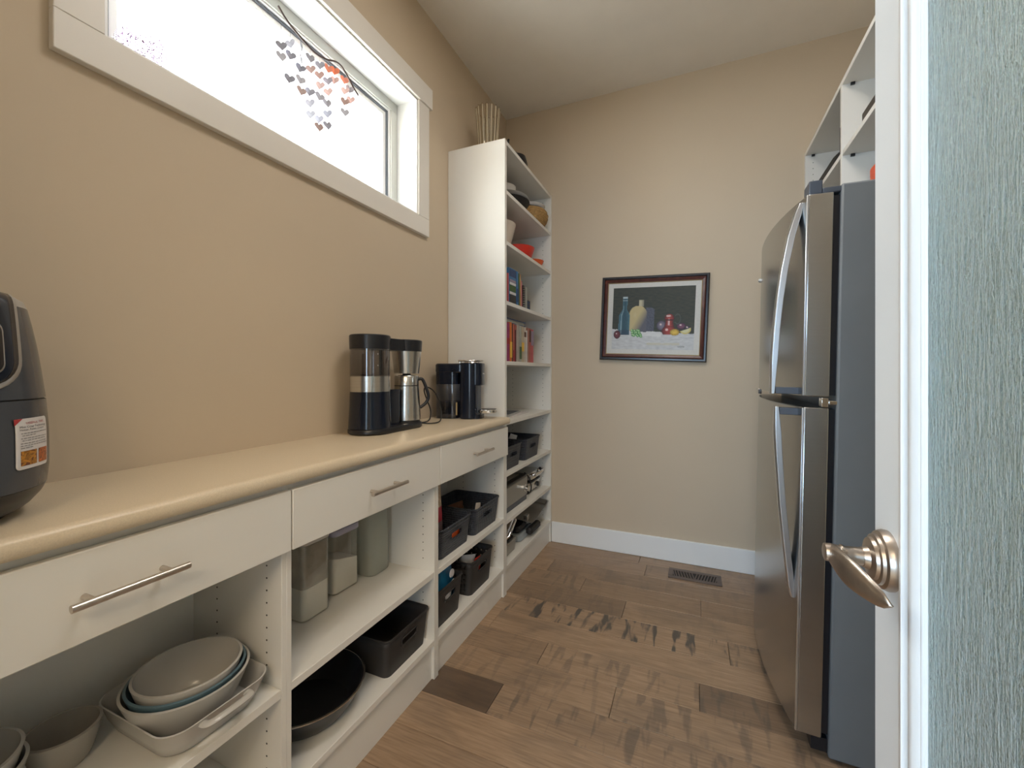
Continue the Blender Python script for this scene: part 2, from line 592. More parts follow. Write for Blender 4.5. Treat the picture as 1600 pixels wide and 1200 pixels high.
# the hall behind the doorway
mb = MB()
mb.box(-1.2, -1.1, -3.2, YF - 0.12, 0, 2.6)
mb.box(3.4, 3.5, -3.2, YF - 0.12, 0, 2.6)
mb.box(-1.2, 3.5, -3.3, -3.2, 0, 2.6)
mb.box(-1.2, 3.5, -3.3, YF - 0.12, 2.6, 2.7)
mb.box(-1.2, 3.5, -3.3, -0.25, -0.09, -0.002)
mb.box(-1.2, -0.16, YF - 0.12, YF - 0.02, 0, 2.6)
mb.box(XR + 0.13, 3.5, YF - 0.12, YF - 0.02, 0, 2.6)
tag(mb.build('wall_hall', 'wall', smooth=0), kind='structure')

# window in the left wall
w = root('window_1', None, None, (0, 0, 0), kind='structure')
cw = 0.085
MB().box(0, 0.02, WY0 - cw, WY1 + cw, WZ0 - cw, WZ0).build('sill_casing', 'casing', w, bevel=0.002)
MB().box(0, 0.02, WY0 - cw, WY0, WZ0, WZ1).build('side_casing', 'casing', w, bevel=0.002)
MB().box(0, 0.02, WY1, WY1 + cw, WZ0, WZ1).build('side_casing', 'casing', w, bevel=0.002)
MB().box(0, 0.028, WY0 - cw - 0.018, WY1 + cw + 0.018, WZ1, WZ1 + 0.10).build('head_casing', 'casing', w, bevel=0.002)
j = 0.008
mb = MB()
mb.box(-0.105, 0.012, WY0, WY0 + j, WZ0, WZ1)
mb.box(-0.105, 0.012, WY1 - j, WY1, WZ0, WZ1)
mb.box(-0.105, 0.012, WY0 + j, WY1 - j, WZ0, WZ0 + j)
mb.box(-0.105, 0.012, WY0 + j, WY1 - j, WZ1 - j, WZ1)
mb.build('jamb_liner', 'trim', w, bevel=0.001)


def ring_frame(x0, x1, a, b, mname, name, bev=0.002):
    mb = MB()
    mb.box(x0, x1, WY0 + a, WY1 - a, WZ0 + a, WZ0 + b)
    mb.box(x0, x1, WY0 + a, WY1 - a, WZ1 - b, WZ1 - a)
    mb.box(x0, x1, WY0 + a, WY0 + b, WZ0 + b, WZ1 - b)
    mb.box(x0, x1, WY1 - b, WY1 - a, WZ0 + b, WZ1 - b)
    return mb.build(name, mname, w, bevel=bev)


ring_frame(-0.159, -0.1055, 0.001, 0.050, 'vinyl', 'window_frame')
ring_frame(-0.155, -0.113, 0.050, 0.056, 'trim', 'glazing_bead', 0.001)
ring_frame(-0.150, -0.122, 0.056, 0.066, 'gasket', 'gasket', 0.001)
ring_frame(-0.148, -0.128, 0.066, 0.086, 'trim', 'spacer', 0.001)
MB().box(-0.142, -0.138, WY0 + 0.06, WY1 - 0.06, WZ0 + 0.06, WZ1 - 0.06).build('glass_pane', 'glass', w, smooth=0)

# rain-glass door standing open on the right
DX = 1.434
d = root('door_1', None, None, (DX, -0.10, 0.012), kind='structure')
YE = 0.722          # free edge, measured from the hinge line
MB().box(0, 0.04, YE - 0.111, YE, 0, 2.03).build('stile', 'trim', d, bevel=0.0015)
MB().box(0, 0.04, 0.002, 0.111, 0, 2.03).build('stile', 'trim', d, bevel=0.0015)
MB().box(0, 0.04, 0.111, YE - 0.111, 0, 0.22).build('rail', 'trim', d, bevel=0.0015)
MB().box(0, 0.04, 0.111, YE - 0.111, 1.91, 2.03).build('rail', 'trim', d, bevel=0.0015)


def mould(y_in, sgn, z0=None, z1=None):
    # stepped sticking around the glass, standing 6 mm proud then falling back
    prof = [(0.004, 0.0), (-0.0045, 0.006), (-0.0055, 0.013), (-0.001, 0.016), (-0.001, 0.0225), (-0.005, 0.027), (-0.004, 0.034), (0.0035, 0.0425), (0.008, 0.0425), (0.008, 0.0)]
    return prof


def mould_v(ystart, sgn, z0, z1):
    mb = MB()
    p = [(x, ystart - sgn * t) for x, t in mould(0, 0)]
    mb.rings([[(x, y, z0) for x, y in p], [(x, y, z1) for x, y in p]])
    return mb.build('glazing_moulding', 'trim', d, smooth=50)


mould_v(YE - 0.070, 1, 0.18, 1.95)
mould_v(0.070, -1, 0.18, 1.95)
for z, s in ((0.18, -1), (1.95, 1)):
    mb = MB()
    p = [(x, z - s * t) for x, t in mould(0, 0)]
    mb.rings([[(x, 0.072, zz) for x, zz in p], [(x, YE - 0.072, zz) for x, zz in p]])
    mb.build('glazing_moulding', 'trim', d, smooth=50)
MB().box(0.0040, 0.0075, 0.1085, YE - 0.1085, 0.215, 1.915).build('glass_pane', 'rain', d, smooth=0)
# lever handle on its round rose
AX = Matrix.Rotation(radians(-90), 4, 'Y')      # lathe z -> -x
ry, rz = 0.582 + 0.10, 0.953 - 0.012
rose = MB().lathe([(0.0315, 0.0), (0.0320, 0.004), (0.0300, 0.009), (0.0265, 0.0105), (0.0260, 0.0135), (0.0225, 0.0145), (0.0215, 0.0175), (0.012, 0.019), (0.0105, 0.024)], 40, (0, ry, rz), AX).build('rose', 'pewter', d)
lv = MB()
lv.lathe([(0.0095, 0.018), (0.0098, 0.03), (0.0090, 0.040), (0.0104, 0.041), (0.0104, 0.043), (0.0090, 0.044), (0.0100, 0.052), (0.0096, 0.058), (0.0070, 0.059)], 24, (0, ry, rz), AX)
rings = []
for k in range(15):
    u = k / 14
    yy = ry + 0.004 - 0.092 * u
    xx = -0.050 + 0.022 * u ** 1.3 - 0.004 * sin(pi * u)
    zz = rz - 0.001 - 0.010 * u ** 1.5
    hh = (0.0085 + 0.0075 * sin(pi * min(1, u * 0.78 + 0.16)) ** 2) * (1 if u < 0.8 else math.sqrt(max(0.02, 1 - ((u - 0.8) / 0.2) ** 2)))
    tt = 0.0062 * (1 - 0.45 * u) * (1 if u < 0.9 else 0.6)
    rings.append([(xx + tt * cos(2 * pi * q / 16), yy, zz + hh * sin(2 * pi * q / 16)) for q in range(16)])
lv.rings(rings)
lv.build('lever', 'pewter', d, smooth=60)

# ------------------------------------------------------------------ built-in cabinets along the left wall
F = 0.343
HB, HTOP = 0.405, 0.148


def pin_holes(parent, y, sgn, xs, z0, z1, step=0.03):
    mb = MB()
    m4 = Matrix.Rotation(radians(90 * sgn), 4, 'X')
    z = z0
    while z < z1:
        for x in xs:
            mb.lathe([(0.0022, -0.0002), (0.0022, 0.0006)], 8, (x, y, z), m4)
        z += step
    o = mb.build('pin_holes', 'dark', parent, smooth=0)
    o['kind'] = 'stuff'
    return o


def bar_handle(parent, x, y, z, length=0.16):
    mb = MB()
    mb.tube([(x + 0.031, y - length / 2, z), (x + 0.031, y + length / 2, z)], 0.0062, 14)
    for s in (-1, 1):
        mb.tube([(x, y + s * length * 0.33, z), (x + 0.0255, y + s * length * 0.33, z)], 0.005, 12)
    return mb.build('bar_handle', 'nickel', parent)


def base_cabinet(y0, y1, label):
    r = root('base_cabinet', label, 'cabinet', (0, y0, 0), group='built-in base cabinets under the worktop')
    W = y1 - y0
    t = 0.0135
    for a in (0, W - t):
        MB().box(0.002, F, a, a + t, 0.0005, 0.892).build('side_panel', 'white', r, bevel=0.0008, seg=1)
    MB().box(0.002, 0.006, t, W - t, 0.14, 0.892).build('back_panel', 'white', r)
    MB().box(0.006, F - 0.001, t, W - t, 0.384, HB).build('shelf', 'white', r, bevel=0.001, seg=1)
    MB().box(0.006, F - 0.001, t, W - t, 0.128, HTOP).build('bottom_shelf', 'white', r, bevel=0.001, seg=1)
    MB().box(F - 0.028, F - 0.012, t, W - t, 0.0005, 0.128).build('kick_board', 'white', r)
    MB().box(F - 0.02, F - 0.001, t, W - t, 0.862, 0.892).build('top_rail', 'white', r)
    dr = MB()
    dr.box(F + 0.001, 0.362, 0.002, W - 0.002, 0.733, 0.877)
    dr.box(0.03, F + 0.001, 0.03, 0.043, 0.745, 0.85)
    dr.box(0.03, F + 0.001, W - 0.043, W - 0.03, 0.745, 0.85)
    dr.box(0.03, 0.043, 0.043, W - 0.043, 0.745, 0.85)
    dr.box(0.043, F + 0.001, 0.043, W - 0.043, 0.747, 0.755)
    dro = dr.build('drawer', 'white', r, bevel=0.0018)
    bar_handle(dro, 0.362, W / 2, 0.805)
    pin_holes(r, W - t, 1, (0.105, 0.292), 0.20, 0.36)
    pin_holes(r, W - t, 1, (0.105, 0.292), 0.45, 0.72)
    return r


base_cabinet(0.075, 0.715, 'white base cabinet nearest the camera with grey bowls on its shelf')
base_cabinet(0.715, 1.355, 'middle white base cabinet with clear flour containers behind its open front')
base_cabinet(1.355, 1.984, 'white base cabinet against the tall unit, holding four dark baskets')
ct = MB()
prof = [(0.0005, 0.8925), (0.362, 0.8925), (0.369, 0.8945), (0.3725, 0.900), (0.3735, 0.908), (0.3715, 0.917), (0.366, 0.9235), (0.356, 0.926), (0.0005, 0.926)]
ct.rings([[(x, 0.0, z) for x, z in prof], [(x, 1.9845, z) for x, z in prof]])
tag(ct.build('countertop', 'counter', smooth=50), 'long speckled beige laminate worktop on the white base cabinets', 'worktop')

# tall open shelving unit in the left back corner
TY0, TY1 = 1.985, 2.766
tu = root('shelving_unit', 'tall white open shelving unit in the left corner beside the worktop', 'shelving', (0, TY0, 0))
TW = TY1 - TY0
MB().box(0.002, F, 0, 0.024, 0.0005, 2.366).build('side_panel', 'white', tu, bevel=0.0012, seg=1)
MB().box(0.002, F, TW - 0.020, TW, 0.0005, 2.366).build('side_panel', 'white', tu, bevel=0.0012, seg=1)
MB().box(0.002, 0.006, 0.024, TW - 0.02, 0.14, 2.36).build('back_panel', 'white', tu)
TS = [0.148, 0.382, 0.630, 0.901, 1.215, 1.530, 1.843, 2.108]
for z in TS + [2.364]:
    MB().box(0.006, F - 0.001, 0.024, TW - 0.02, z - 0.02, z).build('shelf', 'white', tu, bevel=0.001, seg=1)
MB().box(F - 0.028, F - 0.012, 0.024, TW - 0.02, 0.0005, 0.128).build('kick_board', 'white', tu)
for a, b in zip(TS, TS[1:] + [2.364]):
    pin_holes(tu, TW - 0.02, 1, (0.06, 0.285), a + 0.03, b - 0.03)

# open shelving on the right wall above the fridge
RX = 1.796
ru = root('wall_shelving', 'white open wall shelving above the fridge on the right', 'shelving', (RX, 0, 0))
RD = XR - 0.001 - RX
MB().box(0, RD, 2.746, 2.766, 0.0005, 2.355).build('side_panel', 'white', ru, bevel=0.001, seg=1)
for yy in (2.126, 1.490, 0.87):
    MB().box(0, RD, yy, yy + 0.02, 1.80, 2.335).build('divider', 'white', ru, bevel=0.001, seg=1)
MB().box(0, RD, 0.87, 2.746, 2.335, 2.355).build('shelf', 'white', ru, bevel=0.001, seg=1)
for a, b in ((2.146, 2.746), (1.51, 2.126), (0.89, 1.49)):
    MB().box(0.001, RD, a, b, 2.044, 2.064).build('shelf', 'white', ru, bevel=0.001, seg=1)
MB().box(0.001, RD, 0.89, 1.49, 1.80, 1.82).build('shelf', 'white', ru, bevel=0.001, seg=1)
pin_holes(ru, 2.746, 1, (0.035, 0.25), 2.10, 2.32, 0.032)
pin_holes(ru, 2.746, 1, (0.035, 0.25), 1.82, 2.03, 0.032)
for a in (2.746, 2.126):
    for z in (2.034, 2.325):
        MB().box(0.028, 0.042, a - 0.008, a, z, z + 0.01).build('shelf_pin', 'black', ru)

# ------------------------------------------------------------------ fridge
fr = root('fridge', 'tall stainless steel fridge with grey sides and arched handles', 'fridge', (1.617, 1.518, 0.0), (0, radians(1.1), 0))
FW = 0.86
MB().box(-0.013, 0.455, 0, FW, 0.012, 1.712).build('body', 'fridge_side', fr, bevel=0.006)
mb = MB()
mb.box(-0.030, -0.0135, 0.012, FW - 0.012, 0.075, 1.045)
mb.box(-0.030, -0.0135, 0.012, FW - 0.012, 1.088, 1.682)
mb.build('door_gasket', 'black', fr)
MB().box(-0.055, -0.014, 0.01, FW - 0.01, 0.022, 0.062).build('grille', 'black', fr)


def door_prof(n=28):
    p = []
    for k in range(n + 1):
        y = FW * k / n
        u = (y - FW / 2) / (FW / 2)
        p.append((-0.095 - 0.052 * (1 - u * u), y))
    p[0] = (-0.0935, 0.0)
    return p + [(-0.0305, FW), (-0.0305, 0.0)]


def fridge_door(name, z0, z1):
    pr = door_prof()
    mb = MB()
    mb.rings([[(x, y, z) for x, y in pr] for z in (z0, z1)])
    return mb.build(name, 'fridge', fr, bevel=0.003, smooth=25)


dz = fridge_door('freezer_door', 1.083, 1.690)
df = fridge_door('fridge_door', 0.066, 1.050)
for o, z0, z1 in ((dz, 1.085, 1.688), (df, 0.068, 1.048)):
    MB().box(-0.0985, -0.092, -0.0015, 0.0055, z0, z1).build('edge_trim', 'fridge_handle', o, bevel=0.002)


def fridge_handle(parent, prof, zm0, zm1):
    mb = MB()
    rings = []
    n = len(prof)
    for i, (z, x) in enumerate(prof):
        tn = 0.010 if 0 < i < n - 1 else 0.006
        rings.append([(x - tn, 0.036, z), (x - tn * 0.6, 0.031, z), (x + tn, 0.031, z), (x + tn, 0.059, z), (x - tn * 0.6, 0.059, z), (x - tn, 0.054, z)])
    mb.rings(rings)
    mb.build('handle', 'fridge_handle', parent, bevel=0.0015, smooth=40)
    MB().box(prof[-1][1] + 0.008, -0.100, 0.032, 0.058, zm0, zm1).build('handle_mount', 'fridge_grey', parent, bevel=0.002)


fridge_handle(dz, [(1.678, -0.106), (1.645, -0.114), (1.58, -0.130), (1.48, -0.146), (1.383, -0.157), (1.29, -0.164), (1.201, -0.168), (1.086, -0.171)], 1.087, 1.108)
fridge_handle(df, [(0.455, -0.104), (0.49, -0.110), (0.55, -0.117), (0.618, -0.125), (0.74, -0.138), (0.878, -0.149), (0.97, -0.155), (1.046, -0.159)], 1.022, 1.044)
mb = MB()
mb.box(-0.092, -0.058, 0.004, 0.07, 1.690, 1.731)
mb.box(-0.058, 0.012, 0.004, 0.07, 1.690, 1.707)
mb.build('hinge_cover', 'fridge_grey', fr, bevel=0.003)
mb = MB()
mb.box(-0.05, -0.032, 0.001, 0.03, 1.052, 1.080)
mb.box(-0.032, 0.002, 0.002, 0.05, 1.060, 1.072)
mb.build('hinge', 'chrome', fr, bevel=0.002)
mb = MB()
mb.box(-0.125, -0.11, FW - 0.12, FW - 0.05, 1.055, 1.078)
mb.build('hinge', 'chrome', fr, bevel=0.002)
tag(MB().lathe([(0.009, 0), (0.009, 0.006), (0.006, 0.010)], 16, (0, 0, 0), Matrix.Rotation(radians(-90), 4, 'Y')).build('fridge_magnet', 'silver', None, (1.505, 2.10, 1.553)),
    'small silver round magnet on the freezer door edge', 'magnet')

# ------------------------------------------------------------------ painting
pf = root('framed_painting', 'still life painting in a dark wooden frame on the back wall', 'painting', (1.0, YB - 0.002, 1.4925), (0, radians(2.25), 0))
PW, PH = 0.632 / 2, 0.53 / 2


def rail(side):
    mb = MB()
    # (inset, depth) profile steps
    prof = [(0.0, 0.0), (0.0, 0.018), (0.006, 0.026), (0.015, 0.026), (0.019, 0.020), (0.024, 0.022), (0.034, 0.017), (0.038, 0.016), (0.042, 0.012), (0.042, 0.0)]
    mats = [0, 0, 0, 0, 1, 1, 1, 2, 2, 0]
    a, b = [], []
    for ins, dep in prof:
        x, z = PW - ins, PH - ins
        if side == 0:
            a.append((-x, -dep, z)); b.append((x, -dep, z))
        elif side == 1:
            a.append((-x, -dep, -z)); b.append((x, -dep, -z))
        elif side == 2:
            a.append((-x, -dep, -z)); b.append((-x, -dep, z))
        else:
            a.append((x, -dep, -z)); b.append((x, -dep, z))
    mb.rings([a, b])
    mb.bm.faces.ensure_lookup_table()
    for k in range(len(prof)):
        mb.bm.faces[k].material_index = mats[k]
    return mb.build('frame_rail', ['frame_dark', 'frame_red', 'gilt'], pf, smooth=20)


for s in range(4):
    rail(s)
mb = MB()
lw, lh, cw2, ch2 = PW - 0.040, PH - 0.040, 0.243, 0.1945
mb.box(-lw, lw, -0.011, -0.004, ch2, lh)
mb.box(-lw, lw, -0.011, -0.004, -lh, -ch2)
mb.box(-lw, -cw2, -0.011, -0.004, -ch2, ch2)
mb.box(cw2, lw, -0.011, -0.004, -ch2, ch2)
mb.build('liner', 'linen', pf, smooth=0)


def lerp(a, b, t):
    t = max(0.0, min(1.0, t))
    return tuple(x + (y - x) * t for x, y in zip(a, b))


def paint(px, py):
    """px, py in a 910 x 690 picture plane (left-right, top-down)."""
    n = mnoise.noise(Vector((px * 0.02, py * 0.06, 0)))
    n2 = mnoise.noise(Vector((px * 0.09, py * 0.09, 3)))
    c = lerp((0.020, 0.028, 0.022), (0.050, 0.050, 0.032), 0.5 + 0.6 * n + (px - 500) / 2500)
    edge = 462 + 0.06 * px + 6 * n2
    if py > edge:
        c = lerp((0.40, 0.41, 0.43), (0.62, 0.63, 0.64), 0.6 + 0.5 * n)
        if 55 > py - edge and px > 250 and px < 560:
            c = lerp(c, (0.70, 0.70, 0.70), 0.5)
        if py > 605 and abs(py - 625 - 8 * n) < 12 and px > 400 and px < 760:
            c = lerp(c, (0.55, 0.50, 0.32), 0.5)
    # shadows of the still life on the cloth
    if 300 < px < 480 and 470 < py < 480 + (px - 300) * 0.02:
        c = (0.10, 0.10, 0.12)
    # jug, dark side behind
    if 380 < px < 478 and 225 + max(0, (px - 440)) * 0.6 < py < 492 - (px - 380) * 0.12:
        c = lerp((0.055, 0.06, 0.085), (0.10, 0.11, 0.15), 0.5 + n2)
    # jug body, cream
    bx = (px - 295) / 98
    if abs(bx) < 1:
        top = 205 + 95 * (1 - math.sqrt(1 - bx * bx)) * (1.0 if bx < 0 else 0.9)
        if top < py < 490 + 8 * bx:
            t = max(0, (px - 290 + (py - 330) * 0.55) / 110)
            c = lerp((0.50, 0.41, 0.21), (0.10, 0.10, 0.125), t)
            c = lerp(c, (0.58, 0.50, 0.30), max(0, 0.5 - hypot((px - 262) / 50, (py - 310) / 80)))
    if 302 < px < 360 and 140 < py < 212:
        c = lerp((0.48, 0.44, 0.30), (0.16, 0.15, 0.13), (px - 325) / 35)
    # bottle
    if py > 100:
        if py < 240:
            hw = 27
        elif py < 320:
            hw = 27 + 37 * (0.5 - 0.5 * cos(pi * (py - 240) / 80))
        else:
            hw = 64
        cx = 145 - (py - 100) * 0.02
        if py < 530 and abs(px - cx) < hw:
            u = (px - cx) / hw
            c = lerp((0.020, 0.070, 0.10), (0.07, 0.17, 0.22), abs(u) ** 2 + 0.35 * n2)
            if -0.62 < u < -0.42 and py > 200:
                c = (0.22, 0.34, 0.40)
            if py < 122 or 140 < py < 150:
                c = (0.42, 0.52, 0.56)
            if py > 470:
                c = lerp(c, (0.02, 0.04, 0.08), 0.6)
    # grapes
    for gx, gy, gr in [(232 + 26 * (k % 4) + 6 * (k % 3), 478 + 24 * (k // 4) + 5 * (k % 2), 17) for k in range(12)] + [(330, 525, 17), (338, 545, 15), (300, 535, 17)]:
        q = hypot(px - gx, py - gy) / gr
        if q < 1 and px < 352:
            c = lerp((0.28, 0.55, 0.22), (0.03, 0.16, 0.05), q * q * 1.1)
            if hypot(px - gx + 5, py - gy + 5) < 5:
                c = (0.60, 0.75, 0.50)
    # plums and onion
    for gx, gy, rx, ry2, ca, cb in ((62, 525, 40, 46, (0.16, 0.03, 0.04), (0.03, 0.008, 0.012)), (558, 425, 52, 55, (0.20, 0.18, 0.24), (0.04, 0.03, 0.05)),
                                    (770, 432, 50, 34, (0.17, 0.06, 0.11), (0.03, 0.012, 0.03)), (840, 455, 42, 26, (0.05, 0.04, 0.07), (0.02, 0.015, 0.02))):
        q = hypot((px - gx) / rx, (py - gy) / ry2)
        if q < 1:
            c = lerp(ca, cb, q * q)
            if hypot(px - gx + 8, (py - gy + 12)) < rx * 0.2:
                c = (0.62, 0.48, 0.48)
    # red jug
    if 300 < py < 525:
        if py < 350:
            hw = 52 * math.sqrt(max(0, 1 - ((352 - py) / 52) ** 2)) + 2
        elif py < 385:
            hw = 54 - (py - 350) * 0.4
        elif py < 440:
            hw = 40 + (py - 385) * 0.25
        else:
            hw = 54 + 26 * sin(min(1, (py - 440) / 45) * pi / 2) - max(0, py - 495) * 0.6
        u = (px - 642) / hw
        if abs(u) < 1:
            c = lerp((0.36, 0.045, 0.035), (0.06, 0.01, 0.012), abs(u) ** 1.5 + 0.3 * n2)
            if hypot((px - 632) / 24, (py - 322) / 12) < 1 or (abs(u + 0.08) < 0.22 and 350 < py < 425):
                c = (0.62, 0.42, 0.40)
            if hypot((px - 618) / 16, (py - 470) / 14) < 1:
                c = (0.70, 0.50, 0.46)
            if abs(py - 365) < 6 or abs(py - 440) < 5:
                c = (0.08, 0.012, 0.014)
    q = hypot((px - 728) / 34, (py - 355) / 58)
    if 0.82 < q < 1.0 and px > 700:
        c = (0.07, 0.085, 0.075)
    # lemon and slice
    q = hypot((px - 702) / 50, (py - 498) / 36)
    if q < 1:
        c = lerp((0.72, 0.50, 0.08), (0.28, 0.16, 0.02), q * q + 0.4 * n2)
    q = hypot((px - 812) / 62, (py - 462) / 56)
    if q < 1 and py > 470 - (px - 812) * 0.35:
        c = lerp((0.62, 0.60, 0.36), (0.52, 0.42, 0.10), (q - 0.6) * 2.5)
    # signature squiggle
    if abs(py - 652 - 5 * sin(px * 0.33)) < 2.6 and 735 < px < 812:
        c = (0.10, 0.10, 0.10)
    return c


def colour_grid(name, nx, ny, pos, colf, mat, parent):
    verts, cols, faces = [], [], []
    for jj in range(ny + 1):
        for ii in range(nx + 1):
            u, v = ii / nx, jj / ny
            verts.append(pos(u, v))
            cols.append(colf(u, v))
    for jj in range(ny):
        for ii in range(nx):
            a = jj * (nx + 1) + ii
            faces.append((a, a + 1, a + nx + 2, a + nx + 1))
    me = bpy.data.meshes.new(name)
    me.from_pydata(verts, [], faces)
    at = me.color_attributes.new('Col', 'FLOAT_COLOR', 'POINT')
    flat = []
    for c in cols:
        flat.extend((c[0], c[1], c[2], 1.0))
    at.data.foreach_set('color', flat)
    me.materials.append(M[mat])
    me.shade_smooth()
    o = bpy.data.objects.new(name, me)
    COL.objects.link(o)
    if parent:
        o.parent = parent
    return o


colour_grid('canvas', 182, 138, lambda u, v: ((u * 2 - 1) * (cw2 + 0.002), -0.0095, (1 - 2 * v) * (ch2 + 0.002)), lambda u, v: paint(u * 910, v * 690), 'attr', pf)

# ------------------------------------------------------------------ floor register
rg = root('floor_register', 'brown metal floor vent by the back wall', 'vent', (1.2415, 2.597, 0.0005))
mb = MB()
a, b, c2, d2 = 0.1375, 0.0625, 0.113, 0.036
for x0, x1, y0, y1 in ((-a, a, d2, b), (-a, a, -b, -d2), (-a, -c2, -d2, d2), (c2, a, -d2, d2)):
    mb.box(x0, x1, y0, y1, 0, 0.005)
mb.build('frame', 'register', rg, bevel=0.001, seg=1)
mb = MB()
mb.box(-c2, c2, -d2, d2, 0.0, 0.0012)
mb.build('grille_well', 'dark', rg)
for k in range(16):
    x = -c2 + (2 * c2) * k / 15
    MB().box(-0.0028, 0.0028, -d2, d2, 0.0012, 0.0045, 0, Matrix.Rotation(radians(10 if k < 8 else -10), 4, 'Z')).build('slat', 'register', rg, (max(-c2 + 0.003, min(c2 - 0.003, x)), 0, 0), smooth=0)
# ------------------------------------------------------------------ air fryer on the near end of the worktop
CT = 0.9262
def interp(tab, z):
    for (z0, r0), (z1, r1) in zip(tab, tab[1:]):
        if z <= z1:
            t = (z - z0) / (z1 - z0)
            t = max(0.0, min(1.0, t))
            return r0 + (r1 - r0) * t
    return tab[-1][1]


AF = root('air_fryer', 'glossy charcoal air fryer with a white tips sticker at the near end of the worktop', 'air fryer', (0.176, 0.198, CT))
AFR = [(0.0, 0.128), (0.012, 0.131), (0.020, 0.140), (0.036, 0.152), (0.050, 0.1575), (0.075, 0.160), (0.10, 0.160), (0.14, 0.1595), (0.188, 0.156), (0.23, 0.1515), (0.27, 0.1465), (0.31, 0.140), (0.335, 0.135), (0.345, 0.131), (0.352, 0.122), (0.356, 0.108)]


def af_body(name, zs, mname, inset=0.0, bevel=0.0):
    prof = [(0.02, zs[0])] + [(interp(AFR, z) - inset, z) for z in zs] + [(0.02, zs[-1])]
    return MB().lathe(prof, 64).build(name, mname, AF, smooth=50)


def zr(a, b, n=10):
    return [a + (b - a) * k / n for k in range(n + 1)]


MB().lathe([(0.02, 0), (0.112, 0), (0.114, 0.013), (0.02, 0.013)], 48).build('foot', 'black_matte', AF)
af_body('base', zr(0.0125, 0.0495), 'black')
af_body('basket_drawer', zr(0.050, 0.187), 'charcoal')
af_body('seam', zr(0.187, 0.1895, 2), 'black_matte', 0.002)
af_body('upper_housing', zr(0.1895, 0.334), 'charcoal')
af_body('lid', zr(0.334, 0.356, 8), 'silver')


def af_pt(az, z, off):
    r = interp(AFR, z) + off
    return (r * cos(az), r * sin(az), z)


def patch(name, mname, rows, off, parent, thick=0.0015, nu=20, smooth=60):
    """rows: (z, az0, az1) ; a curved plate lying on the fryer's surface."""
    mb = MB()
    bmv = []
    for z, a0, a1 in rows:
        bmv.append([mb.bm.verts.new(af_pt(a0 + (a1 - a0) * k / nu, z, off)) for k in range(nu + 1)])
    for r0, r1 in zip(bmv, bmv[1:]):
        for k in range(nu):
            mb.bm.faces.new((r0[k], r0[k + 1], r1[k + 1], r1[k]))
    return mb.build(name, mname, parent, smooth=smooth, solid=thick)


def rounded_rows(z0, z1, a0, a1, rc, n=6, top=True):
    rows = []
    R = 0.155
    zs = [z0 + rc * (1 - cos(pi / 2 * k / n)) for k in range(n + 1)] + [z0 + rc + (z1 - z0 - 2 * rc) * k / 8 for k in range(1, 8)] + [z1 - rc * (1 - cos(pi / 2 * (n - k) / n)) for k in range(n + 1)]
    for z in zs:
        e = 0.0
        if z < z0 + rc:
            e = rc - math.sqrt(max(0, rc * rc - (z0 + rc - z) ** 2))
        elif top and z > z1 - rc:
            e = rc - math.sqrt(max(0, rc * rc - (z - z1 + rc) ** 2))
        rows.append((z, a0 + e / R, a1 - e / R))
    return rows


def panel_rows(z0, z1, yc, rc, top=False):
    rows = []
    for z, a0, a1 in rounded_rows(z0, z1, 0.0, 1.0, rc, n=8, top=top):
        e = a0 * 0.155
        a = math.asin(min(0.97, max(0.01, yc - e) / interp(AFR, z)))
        rows.append((z, -a, a))
    return rows


patch('panel_trim', 'silver', panel_rows(0.204, 0.352, 0.0985, 0.045), 0.0012, AF, 0.002)
patch('control_panel', 'navy', panel_rows(0.211, 0.353, 0.0925, 0.040), 0.0026, AF, 0.002)
patch('display_trim', 'silver', panel_rows(0.226, 0.309, 0.074, 0.018, True), 0.0044, AF, 0.0015)
patch('display', 'black', panel_rows(0.2285, 0.3065, 0.0715, 0.0165, True), 0.0056, AF, 0.0015)
# printed sticker
LA0, LA1, LZ0, LZ1 = radians(32.5), radians(57.5), 0.083, 0.160
lab = patch('tips_sticker', 'paper', rounded_rows(LZ0, LZ1, LA0, LA1, 0.006, top=True), 0.0012, AF, 0.0006)
lab['label'] = 'white printed tips sticker with red heading'


def lab_pt(u, v, off=0.0019):     # u 0..1 left-right, v 0..1 bottom-top
    return af_pt(LA0 + (LA1 - LA0) * u, LZ0 + (LZ1 - LZ0) * v, off)


def text_on_sticker(txt, u, v, h, mname, width=None):
    cu = bpy.data.curves.new('text', 'FONT')
    cu.body = txt
    cu.size = 1.0
    cu.resolution_u = 2
    to = bpy.data.objects.new('text', cu)
    me = bpy.data.meshes.new_from_object(to)
    bpy.data.objects.remove(to)
    xs = [q.co.x for q in me.vertices]
    x0, x1 = min(xs), max(xs)
    W_, H_ = (LA1 - LA0) * 0.16, LZ1 - LZ0
    k = h * H_
    kx = (width * W_ / (x1 - x0)) if width else k
    for q in me.vertices:
        q.co = lab_pt(u + (q.co.x - x0) * kx / W_, v + q.co.y * k / H_)
    me.materials.append(M[mname])
    o = bpy.data.objects.new('sticker_text', me)
    COL.objects.link(o)
    o.parent = lab


